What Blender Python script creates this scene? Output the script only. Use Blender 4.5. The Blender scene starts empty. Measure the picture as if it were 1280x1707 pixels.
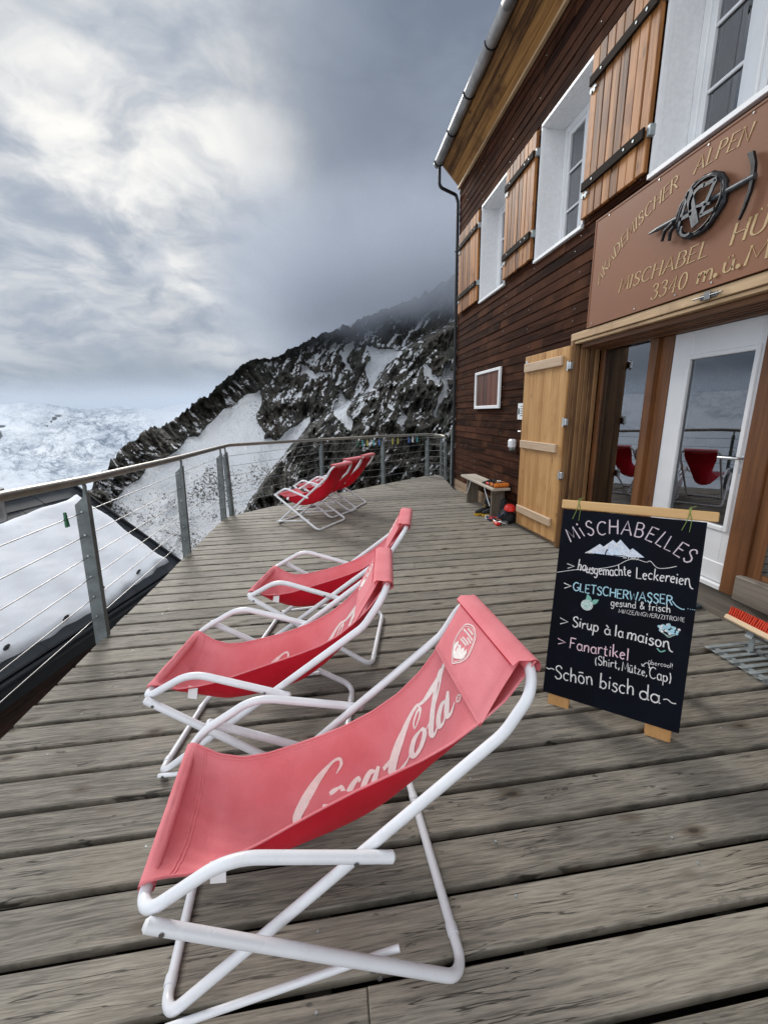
import bpy, bmesh, math, random
import numpy as np
from mathutils import Vector, Matrix
R = math.radians
random.seed(7)
SC = bpy.context.scene
COL = SC.collection

# ------------------------------------------------------------------ node helper
class NT:
    def __init__(s, tree):
        s.t = tree
        for n in list(tree.nodes): tree.nodes.remove(n)
    def n(s, typ, ins=None, **attrs):
        nd = s.t.nodes.new(typ)
        for k, v in attrs.items(): setattr(nd, k, v)
        for k, v in (ins or {}).items(): s.put(nd.inputs[k], v)
        return nd
    def put(s, sock, v):
        if isinstance(v, bpy.types.NodeSocket): s.t.links.new(v, sock)
        elif isinstance(v, bpy.types.Node): s.t.links.new(v.outputs[0], sock)
        else:
            if hasattr(sock.default_value, '__len__') and not hasattr(v, '__len__'): v = [v]*len(sock.default_value)
            if hasattr(sock.default_value, '__len__') and len(sock.default_value) == 4 and len(v) == 3: v = (*v, 1)
            sock.default_value = v
    def m(s, op, a, b=0.0, c=0.0, clamp=False):
        nd = s.n('ShaderNodeMath', operation=op, use_clamp=clamp)
        s.put(nd.inputs[0], a); s.put(nd.inputs[1], b); s.put(nd.inputs[2], c)
        return nd.outputs[0]
    def v(s, op, a, b=(0, 0, 0), scale=None):
        nd = s.n('ShaderNodeVectorMath', operation=op)
        s.put(nd.inputs[0], a); s.put(nd.inputs[1], b)
        if scale is not None: s.put(nd.inputs[3], scale)
        return nd.outputs['Value'] if op in ('DOT_PRODUCT', 'LENGTH', 'DISTANCE') else nd.outputs[0]
    def mix(s, f, a, b, blend='MIX'):
        nd = s.n('ShaderNodeMix', data_type='RGBA', blend_type=blend)
        s.put(nd.inputs[0], f); s.put(nd.inputs[6], a); s.put(nd.inputs[7], b)
        return nd.outputs[2]
    def noise(s, vec, scale, detail=4, rough=.55, dist=0.0, out=0):
        nd = s.n('ShaderNodeTexNoise', {'Vector': vec, 'Scale': scale, 'Detail': detail, 'Roughness': rough, 'Distortion': dist})
        return nd.outputs[out]
    def map(s, v, a, b, c=0.0, d=1.0, smooth=True):
        nd = s.n('ShaderNodeMapRange', {'Value': v, 'From Min': a, 'From Max': b, 'To Min': c, 'To Max': d},
                 interpolation_type='SMOOTHSTEP' if smooth else 'LINEAR')
        return nd.outputs[0]
    def scl(s, vec, sc, loc=(0, 0, 0)):
        return s.n('ShaderNodeMapping', {'Vector': vec, 'Scale': sc, 'Location': loc}).outputs[0]
    def comb(s, x, y, z):
        nd = s.n('ShaderNodeCombineXYZ'); s.put(nd.inputs[0], x); s.put(nd.inputs[1], y); s.put(nd.inputs[2], z)
        return nd.outputs[0]

# ------------------------------------------------------------------ camera
CAMZ = 1.48
cam_d = bpy.data.cameras.new('camera'); cam = bpy.data.objects.new('camera', cam_d); COL.objects.link(cam)
cam_d.sensor_fit = 'HORIZONTAL'; cam_d.sensor_width = 36; cam_d.lens = 36*672/1280
cam_d.clip_start = .02; cam_d.clip_end = 30000
def cam_axes(yaw, pitch, roll):
    cy, sy = math.cos(yaw), math.sin(yaw)
    f = Vector((sy*math.cos(pitch), cy*math.cos(pitch), math.sin(pitch)))
    r = Vector((cy, -sy, 0)); u = r.cross(f)
    return math.cos(roll)*r+math.sin(roll)*u, -math.sin(roll)*r+math.cos(roll)*u, f
_r, _u, _f = cam_axes(R(7.3325), R(-13.8802), R(-1.3011))
cam.matrix_world = Matrix(((_r.x, _u.x, -_f.x, 0), (_r.y, _u.y, -_f.y, 0), (_r.z, _u.z, -_f.z, CAMZ), (0, 0, 0, 1)))
SC.camera = cam

# ------------------------------------------------------------------ light and sky
SUN_AZ, SUN_EL = R(-20), R(31)
sun_d = bpy.data.lights.new('sun', 'SUN'); sun_d.energy = 2.0; sun_d.angle = R(16); sun_d.color = (1, .96, .9)
sun = bpy.data.objects.new('sun', sun_d); COL.objects.link(sun)
sdir = Vector((math.sin(SUN_AZ)*math.cos(SUN_EL), math.cos(SUN_AZ)*math.cos(SUN_EL), math.sin(SUN_EL)))
sun.rotation_euler = sdir.to_track_quat('Z', 'Y').to_euler()
SC.view_settings.view_transform = 'Standard'; SC.view_settings.look = 'None'
SC.view_settings.gamma = 1; SC.view_settings.exposure = 0.25; SC.view_settings.use_curve_mapping = False
SC.cycles.max_bounces = 6; SC.cycles.volume_bounces = 4; SC.cycles.volume_max_steps = 128
SC.cycles.use_denoising = True; SC.cycles.denoising_prefilter = 'NONE'
SC.cycles.caustics_reflective = False; SC.cycles.caustics_refractive = False

def azel(az, el): return (math.sin(R(az))*math.cos(R(el)), math.cos(R(az))*math.cos(R(el)), math.sin(R(el)))
W = bpy.data.worlds.new('World'); SC.world = W; W.use_nodes = True
def build_world():
    t = NT(W.node_tree)
    d = t.n('ShaderNodeTexCoord').outputs['Generated']
    sep = t.n('ShaderNodeSeparateXYZ', {0: d}); z = sep.outputs[2]
    zc = t.m('ADD', t.m('MAXIMUM', z, 0.0), .22)
    p = t.v('DIVIDE', d, t.comb(zc, zc, zc))              # the cloud deck seen from below
    p2 = t.scl(p, (1.0, .8, 0), (3.1, 1.7, 0))
    wob = t.noise(p2, 1.1, 4, .55, out=1)
    wv = t.v('SCALE', t.v('SUBTRACT', wob, (.5, .5, .5)), scale=.9)
    n1 = t.noise(t.v('ADD', p2, wv), 1.15, 7, .56)
    n2 = t.noise(t.v('ADD', t.scl(p, (1, 1, 0), (8, 2, 0)), wv), 3.2, 6, .55)
    dn = t.noise(d, 2.6, 6, .55, out=1)
    dl = t.noise(d, 1.5, 3, .5, out=1)
    dd = t.v('ADD', d, t.v('SCALE', t.v('SUBTRACT', dn, (.5, .5, .5)), scale=.28))
    dd = t.v('NORMALIZE', t.v('ADD', dd, t.v('SCALE', t.v('SUBTRACT', dl, (.5, .5, .5)), scale=.34)))
    def blob(az, el, r0, r1):                              # 1 inside r0 degrees, 0 outside r1
        return t.map(t.v('DOT_PRODUCT', dd, azel(az, el)), math.cos(R(r1)), math.cos(R(r0)))
    base = t.mix(t.map(n1, .34, .68), (.175, .208, .268), (.295, .335, .395))
    base = t.mix(t.m('MULTIPLY', t.map(n2, .44, .72), .34), base, (.36, .41, .48))
    # thicker, bluer belly of cloud in the middle of the view
    dark = t.m('MAXIMUM', blob(-6, 17, 8, 21), t.m('MULTIPLY', blob(-24, 8, 2, 11), .75))
    dark = t.m('MAXIMUM', dark, t.m('MULTIPLY', blob(10, 20, 4, 24), .6))
    base = t.mix(t.m('MULTIPLY', dark, .85), base, (.140, .166, .218))
    # paler band low over the glacier
    low = t.m('MULTIPLY', t.map(z, .085, .012), t.map(t.v('DOT_PRODUCT', d, azel(-40, 2)), .72, .97))
    base = t.mix(t.m('MULTIPLY', low, .35), base, (.42, .465, .52))
    # thin places where the sun glows through
    br = t.m('MULTIPLY', t.m('MAXIMUM', t.m('POWER', blob(-18, 28, 0, 25), 2.0), t.m('MULTIPLY', t.m('POWER', blob(-31, 26, 0, 25), 2.0), .8)), t.map(t.m('ADD', t.m('MULTIPLY', n2, 1.3), n1), .84, 1.42))
    base = t.mix(t.m('MULTIPLY', t.m('MAXIMUM', t.m('POWER', blob(-24, 27, 0, 36), 1.6), t.m('MULTIPLY', blob(-36, 15, 0, 12), .6)), .68), base, (.43, .48, .55))
    base = t.mix(t.m('MULTIPLY', br, 1.0, clamp=True), base, (.92, .90, .85))
    wisp = t.m('MULTIPLY', blob(-15.2, 18.3, .3, 2.6), .5)
    base = t.mix(wisp, base, (.42, .46, .53))
    # the overcast is brighter overhead and behind the viewer
    base = t.mix(t.m('MULTIPLY', t.map(z, .62, .95), .85), base, (.98, 1.02, 1.07))
    base = t.mix(t.m('MULTIPLY', t.map(sep.outputs[1], .1, -.5), .85), base, (1.65, 1.70, 1.76))
    sky = t.n('ShaderNodeTexSky', sky_type='NISHITA'); sky.sun_disc = False
    sky.sun_elevation = SUN_EL; sky.sun_rotation = SUN_AZ; sky.altitude = 3340
    b1 = t.n('ShaderNodeBackground', {'Color': sky.outputs[0], 'Strength': .08})
    b2 = t.n('ShaderNodeBackground', {'Color': base, 'Strength': 1.0})
    mx = t.n('ShaderNodeMixShader', {0: .93, 1: b1.outputs[0], 2: b2.outputs[0]})
    t.n('ShaderNodeOutputWorld', {'Surface': mx.outputs[0]})
build_world()

# ------------------------------------------------------------------ object helpers
def tag(o, label=None, cat=None, group=None, kind=None):
    if label: o['label'] = label
    if cat: o['category'] = cat
    if group: o['group'] = group
    if kind: o['kind'] = kind
    return o
def empty(name, loc=(0, 0, 0), rz=0.0, label=None, cat=None, group=None):
    o = bpy.data.objects.new(name, None); COL.objects.link(o)
    o.location = loc; o.rotation_euler = (0, 0, rz); o.empty_display_size = .1
    return tag(o, label, cat, group)
def root_loc(o):
    while o.parent: o = o.parent
    return o.location

class MB:
    """collects shapes for ONE mesh"""
    def __init__(s): s.V = []; s.F = []; s.M = []; s.S = []
    def add(s, V, F, mi=0, smooth=False):
        b = len(s.V); s.V += [tuple(v) for v in V]
        for f in F: s.F.append(tuple(i+b for i in f)); s.M.append(mi); s.S.append(smooth)
        return s
    def box(s, x0, x1, y0, y1, z0, z1, mi=0, bev=0.0):
        return s.obox(((x0+x1)/2, (y0+y1)/2, (z0+z1)/2), (1, 0, 0), (0, 1, 0), (0, 0, 1), abs(x1-x0)/2, abs(y1-y0)/2, abs(z1-z0)/2, mi, bev)
    def obox(s, c, a, b, n, ha, hb, hn, mi=0, bev=0.0):
        c, a, b, n = (Vector(q) for q in (c, a, b, n))
        a = a.normalized(); b = b.normalized(); n = n.normalized()
        bv = min(bev, ha*.9, hb*.9, hn*.9)
        if bv <= 0:
            P = [c+a*ha*i+b*hb*j+n*hn*k for k in (-1, 1) for j in (-1, 1) for i in (-1, 1)]
            return s.add(P, [(0, 2, 3, 1), (4, 5, 7, 6), (0, 1, 5, 4), (2, 6, 7, 3), (0, 4, 6, 2), (1, 3, 7, 5)], mi)
        P = []; idx = {}
        for k in (-1, 1):
            for j in (-1, 1):
                for i in (-1, 1):
                    idx[i, j, k] = len(P)
                    P.append(c+a*ha*i+b*(hb-bv)*j+n*(hn-bv)*k)
                    P.append(c+a*(ha-bv)*i+b*hb*j+n*(hn-bv)*k)
                    P.append(c+a*(ha-bv)*i+b*(hb-bv)*j+n*hn*k)
        F = []
        ax = lambda t, i, j, k: idx[i, j, k]+t
        for q in (-1, 1):
            F.append([ax(0, q, -1, -1), ax(0, q, 1, -1), ax(0, q, 1, 1), ax(0, q, -1, 1)])
            F.append([ax(1, -1, q, -1), ax(1, 1, q, -1), ax(1, 1, q, 1), ax(1, -1, q, 1)])
            F.append([ax(2, -1, -1, q), ax(2, 1, -1, q), ax(2, 1, 1, q), ax(2, -1, 1, q)])
            for w in (-1, 1):
                F.append([ax(0, q, w, -1), ax(0, q, w, 1), ax(1, q, w, 1), ax(1, q, w, -1)])
                F.append([ax(0, q, -1, w), ax(0, q, 1, w), ax(2, q, 1, w), ax(2, q, -1, w)])
                F.append([ax(1, -1, q, w), ax(1, 1, q, w), ax(2, 1, q, w), ax(2, -1, q, w)])
                for e in (-1, 1): F.append([ax(0, q, w, e), ax(1, q, w, e), ax(2, q, w, e)])
        return s.add(P, F, mi)
    def tube(s, pts, r, sides=10, mi=0, closed=False, caps=True):
        pts = [Vector(p) for p in pts]; n = len(pts)
        rr = r if hasattr(r, '__len__') else [r]*n
        tang = []
        for i in range(n):
            a = pts[(i-1) % n] if (closed or i > 0) else pts[i]
            b = pts[(i+1) % n] if (closed or i < n-1) else pts[i]
            tang.append((b-a).normalized())
        up = Vector((0, 0, 1)) if abs(tang[0].z) < .9 else Vector((1, 0, 0))
        nrm = (up-tang[0]*up.dot(tang[0])).normalized(); V = []
        for i in range(n):
            if i:
                nrm = nrm-tang[i]*nrm.dot(tang[i]); nrm.normalize()
            bn = tang[i].cross(nrm)
            for k in range(sides):
                a = 2*math.pi*k/sides
                V.append(pts[i]+nrm*math.cos(a)*rr[i]+bn*math.sin(a)*rr[i])
        F = []
        for i in range(n if closed else n-1):
            j = (i+1) % n
            for k in range(sides):
                l = (k+1) % sides
                F.append((i*sides+k, i*sides+l, j*sides+l, j*sides+k))
        s.add(V, F, mi, True)
        if caps and not closed:
            s.add(V[:sides], [tuple(range(sides))[::-1]], mi); s.add(V[-sides:], [tuple(range(sides))], mi)
        return s
    def disc(s, c, n, r, h, sides=10, mi=0):
        c = Vector(c); n = Vector(n).normalized()
        return s.tube([c, c+n*h], r, sides, mi)
    def prism(s, poly, h0, h1, fn, mi=0):
        """extrude 2-D polygon; fn(u,v,h)->point"""
        n = len(poly)
        V = [fn(u, v, h0) for u, v in poly]+[fn(u, v, h1) for u, v in poly]
        F = [tuple(range(n))[::-1], tuple(range(n, 2*n))]+[(i, (i+1) % n, n+(i+1) % n, n+i) for i in range(n)]
        return s.add(V, F, mi)
    def build(s, name, mats, parent=None, world=False, label=None, autosmooth=False):
        me = bpy.data.meshes.new(name)
        V = s.V
        if world and parent is not None:
            L = root_loc(parent); V = [(v[0]-L[0], v[1]-L[1], v[2]-L[2]) for v in V]
        me.from_pydata(V, [], s.F)
        for m in (mats if isinstance(mats, (list, tuple)) else [mats]): me.materials.append(m)
        me.polygons.foreach_set('material_index', s.M); me.polygons.foreach_set('use_smooth', s.S)
        bm = bmesh.new(); bm.from_mesh(me); bmesh.ops.recalc_face_normals(bm, faces=bm.faces); bm.to_mesh(me); bm.free()
        o = bpy.data.objects.new(name, me); COL.objects.link(o)
        if parent is not None: o.parent = parent
        if label: o['label'] = label
        return o

def fillet(pts, rad, n=6, closed=False):
    P = [Vector(p) for p in pts]; out = []; N = len(P)
    rr = rad if hasattr(rad, '__len__') else [rad]*N
    for i in range(N):
        if not closed and i in (0, N-1): out.append(P[i]); continue
        a, b, c = P[i-1], P[i], P[(i+1) % N]
        u = (a-b); w = (c-b); la, lc = u.length, w.length; u.normalize(); w.normalize()
        ang = u.angle(w)
        if ang > 3.1 or rr[i] <= 0: out.append(b); continue
        d = min(rr[i]/math.tan(ang/2), la*.48, lc*.48); r = d*math.tan(ang/2)
        p0, p1 = b+u*d, b+w*d; ctr = b+(u+w).normalized()*(r/math.sin(ang/2))
        e0, e1 = p0-ctr, p1-ctr; th = e0.angle(e1)
        for k in range(n+1):
            q = k/n
            out.append(ctr+(e0*math.sin((1-q)*th)+e1*math.sin(q*th))/math.sin(th))
    return out

def catmull(P, n=6):
    P = [np.array(p, float) for p in P]
    if len(P) < 3: return P
    Q = [2*P[0]-P[1]]+P+[2*P[-1]-P[-2]]; out = []
    for i in range(1, len(Q)-2):
        for k in range(n):
            t = k/n; a, b, c, d = Q[i-1:i+3]
            out.append(.5*((2*b)+(c-a)*t+(2*a-5*b+4*c-d)*t*t+(3*b-a-3*c+d)*t**3))
    return out+[P[-1]]

def ribbon(mb, pts, w, fn, h0, h1, mi=0):
    """pts 2-D, w width (number or list) -> thin raised stroke, fn(u,v,h)->3-D"""
    n = len(pts); L = []; Rr = []
    ww = w if hasattr(w, '__len__') else [w]*n
    for i in range(n):
        a = np.array(pts[max(i-1, 0)]); b = np.array(pts[min(i+1, n-1)]); d = b-a; l = math.hypot(*d) or 1
        nx, ny = -d[1]/l, d[0]/l; x, y = pts[i][:2]; q = ww[i]/2
        L.append((x+nx*q, y+ny*q)); Rr.append((x-nx*q, y-ny*q))
    V = [fn(*p, h1) for p in L]+[fn(*p, h1) for p in Rr]+[fn(*p, h0) for p in L]+[fn(*p, h0) for p in Rr]
    F = []
    for i in range(n-1):
        F += [(i, i+1, n+i+1, n+i), (2*n+i, 2*n+i+1, i+1, i), (n+i, n+i+1, 3*n+i+1, 3*n+i)]
    F += [(0, n, 3*n, 2*n), (n-1, 2*n-1, 4*n-1, 3*n-1)]
    mb.add(V, F, mi)

# ------------------------------------------------------------------ materials
def mat(name, rough=.6, metal=0.0, spec=.5):
    m = bpy.data.materials.new(name); m.use_nodes = True
    t = NT(m.node_tree)
    b = t.n('ShaderNodeBsdfPrincipled', {'Roughness': rough, 'Metallic': metal, 'Specular IOR Level': spec})
    t.n('ShaderNodeOutputMaterial', {'Surface': b.outputs[0]})
    return m, t, b
def coords(t, per_island=True):
    c = t.n('ShaderNodeTexCoord').outputs['Object']
    rnd = t.n('ShaderNodeNewGeometry').outputs['Random Per Island']
    if per_island:
        c = t.v('ADD', c, t.comb(t.m('MULTIPLY', rnd, 37.0), t.m('MULTIPLY', rnd, 91.0), t.m('MULTIPLY', rnd, 53.0)))
    return c, rnd
def bump(t, b, h, strength=.3, dist=.005):
    bn = t.n('ShaderNodeBump', {'Strength': strength, 'Distance': dist, 'Height': h}); t.put(b.inputs['Normal'], bn.outputs[0])

def wood(name, c_dark, c_light, axis, rough=.6, grain=1.0, knots=.5, stain=None, bumpk=.25, per=.35, streak=1.0, spec=.4):
    m, t, b = mat(name, rough, 0, spec)
    c, rnd = coords(t)
    long_, cross = 1.6*grain, 42.0*grain
    sc = [cross]*3; sc[axis] = long_
    wob = t.noise(c, 2.2, 2, .5, out=1)
    cw = t.v('ADD', c, t.v('SCALE', t.v('SUBTRACT', wob, (.5, .5, .5)), scale=.03))
    g = t.noise(t.scl(cw, sc), 1.0, 5, .62)
    sc2 = [9.0*grain]*3; sc2[axis] = .55*grain
    g2 = t.noise(t.scl(cw, sc2), 1.0, 3, .5)
    f = t.m('ADD', t.m('MULTIPLY', t.map(g, .28, .72), .55*streak), t.m('MULTIPLY', t.map(g2, .3, .7), .45))
    f = t.m('ADD', f, t.m('MULTIPLY', t.m('SUBTRACT', rnd, .5), per), clamp=True)
    col = t.mix(f, c_dark, c_light)
    sk = [7.0]*3; sk[axis] = 3.2
    vo = t.n('ShaderNodeTexVoronoi', {'Vector': t.scl(cw, sk), 'Scale': 1.0, 'Randomness': 1.0})
    kn = t.m('MULTIPLY', t.map(vo.outputs['Distance'], .16, .05), knots)
    col = t.mix(kn, col, tuple(q*.35 for q in c_dark))
    if stain:
        s = t.noise(c, 1.7, 4, .6)
        col = t.mix(t.m('MULTIPLY', t.map(s, .5, .72), stain[1]), col, stain[0])
    t.put(b.inputs['Base Color'], col)
    bump(t, b, g, bumpk, .004)
    return m

def plain(name, col, rough=.5, metal=0.0, var=.12, scale=6.0, bumpk=0.0, bscale=120, dirt=None, spec=.5):
    m, t, b = mat(name, rough, metal, spec)
    c, rnd = coords(t, False)
    n = t.noise(c, scale, 5, .6)
    cc = t.mix(t.map(n, .3, .7), tuple(q*(1-var) for q in col), tuple(min(1, q*(1+var)) for q in col))
    if dirt:
        d = t.noise(c, dirt[2], 6, .65)
        cc = t.mix(t.m('MULTIPLY', t.map(d, .54, .72), dirt[1]), cc, dirt[0])
    t.put(b.inputs['Base Color'], cc)
    t.put(b.inputs['Roughness'], t.map(n, .2, .8, max(rough-.08, .02), min(rough+.1, 1), False))
    if bumpk: bump(t, b, t.noise(c, bscale, 3, .6), bumpk, .002)
    return m

def deck_mat():
    m, t, b = mat('weathered_deck', .62)
    c, rnd = coords(t)
    wob = t.noise(c, 2.2, 3, .5, out=1)
    cw = t.v('ADD', c, t.v('SCALE', t.v('SUBTRACT', wob, (.5, .5, .5)), scale=.022))
    fine = t.noise(t.scl(cw, (9, 190, 12)), 1.0, 4, .6)
    g = t.noise(t.scl(cw, (4.2, 66, 8)), 1.0, 7, .70)
    g2 = t.noise(t.scl(cw, (1.3, 12, 4)), 1.0, 6, .62)
    blot = t.noise(t.n('ShaderNodeTexCoord').outputs['Object'], .75, 5, .6)
    f = t.m('ADD', t.m('MULTIPLY', t.map(fine, .37, .63), .38), t.m('MULTIPLY', t.map(g, .36, .64), .40))
    f = t.m('ADD', f, t.m('MULTIPLY', t.map(g2, .32, .68), .22))
    f = t.m('ADD', f, t.m('MULTIPLY', t.m('SUBTRACT', rnd, .5), .40), clamp=True)
    col = t.mix(f, (.098, .089, .074), (.340, .307, .252))
    col = t.mix(t.m('MULTIPLY', t.map(blot, .48, .68), .22), col, (.34, .325, .295))
    hair = t.map(t.noise(t.scl(cw, (7, 130, 6)), 1.0, 3, .55), .61, .65)
    col = t.mix(t.m('MULTIPLY', hair, .42), col, (.055, .048, .040))
    warm = t.noise(c, 2.1, 3, .5)
    col = t.mix(t.m('MULTIPLY', t.map(warm, .55, .75), .3), col, (.26, .215, .155))
    # long drying cracks
    ck = t.noise(t.scl(cw, (1.1, 26, 3)), 1.0, 4, .5)
    crack = t.map(t.m('ABSOLUTE', t.m('SUBTRACT', ck, .5)), .011, .002)
    crack = t.m('MULTIPLY', crack, t.map(t.noise(c, 2.4, 2, .5), .46, .56))
    col = t.mix(t.m('MULTIPLY', crack, .85), col, (.030, .026, .021))
    # knots
    vo = t.n('ShaderNodeTexVoronoi', {'Vector': t.scl(cw, (3.4, 8.5, 5)), 'Scale': 1.0, 'Randomness': 1.0})
    kd = vo.outputs['Distance']
    ring = t.m('MULTIPLY', t.map(kd, .24, .10), .7)
    col = t.mix(ring, col, (.095, .072, .050))
    col = t.mix(t.m('MULTIPLY', t.map(kd, .11, .06), .9), col, (.040, .030, .022))
    # small dark pits and splashes
    sp = t.noise(t.scl(c, (10, 24, 10)), 1.0, 3, .55)
    spm = t.m('MULTIPLY', t.map(sp, .665, .70), t.map(t.noise(c, 1.1, 2, .5), .46, .6))
    col = t.mix(t.m('MULTIPLY', spm, .75), col, (.05, .046, .042))
    t.put(b.inputs['Base Color'], col)
    t.put(b.inputs['Roughness'], t.map(g2, .2, .8, .55, .8, False)); b.inputs['Specular IOR Level'].default_value = .35
    h = t.m('SUBTRACT', t.m('ADD', g, t.m('MULTIPLY', fine, .5)), t.m('MULTIPLY', t.m('MAXIMUM', crack, hair), 1.0))
    bump(t, b, h, .4, .005)
    return m

def canvas(name, c0, c1, glow):
    m, t, b = mat(name, .85, 0, .25)
    c, rnd = coords(t, False)
    n = t.noise(c, 5.0, 4, .55)
    fine = t.noise(c, 260, 2, .6)
    col = t.mix(t.map(n, .3, .7), c0, c1)
    col = t.mix(t.m('MULTIPLY', t.map(fine, .3, .7), .16), col, tuple(q*.72 for q in c0))
    col = t.mix(t.m('MULTIPLY', t.map(t.noise(c, 11, 5, .65), .56, .74), .22), col, tuple(q*.70 for q in c0))
    t.put(b.inputs['Base Color'], col)
    t.put(b.inputs['Sheen Weight'], .08)
    w1 = t.noise(t.scl(c, (16, 4, 9)), 1.0, 4, .55)
    h = t.m('ADD', t.m('MULTIPLY', fine, .25), t.m('MULTIPLY', w1, 1.2))
    bump(t, b, h, .6, .008)
    tr = t.n('ShaderNodeBsdfTranslucent', {'Color': glow})
    mx = t.n('ShaderNodeMixShader', {0: .22, 1: b.outputs[0], 2: tr.outputs[0]})
    t.put(t.t.nodes['Material Output'].inputs['Surface'], mx.outputs[0])
    return m

def glass_mat(name, tint=.02):
    m = bpy.data.materials.new(name); m.use_nodes = True
    t = NT(m.node_tree)
    gl = t.n('ShaderNodeBsdfGlossy', {'Color': (.92, .95, 1), 'Roughness': .004})
    tr = t.n('ShaderNodeBsdfTransparent', {'Color': (.62, .66, .66)})
    fr = t.n('ShaderNodeFresnel', {'IOR': 1.52})
    f = t.m('ADD', t.m('MULTIPLY', fr.outputs[0], 2.0), .12, clamp=True)
    mx = t.n('ShaderNodeMixShader', {0: f, 1: tr.outputs[0], 2: gl.outputs[0]})
    t.n('ShaderNodeOutputMaterial', {'Surface': mx.outputs[0]})
    return m

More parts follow.
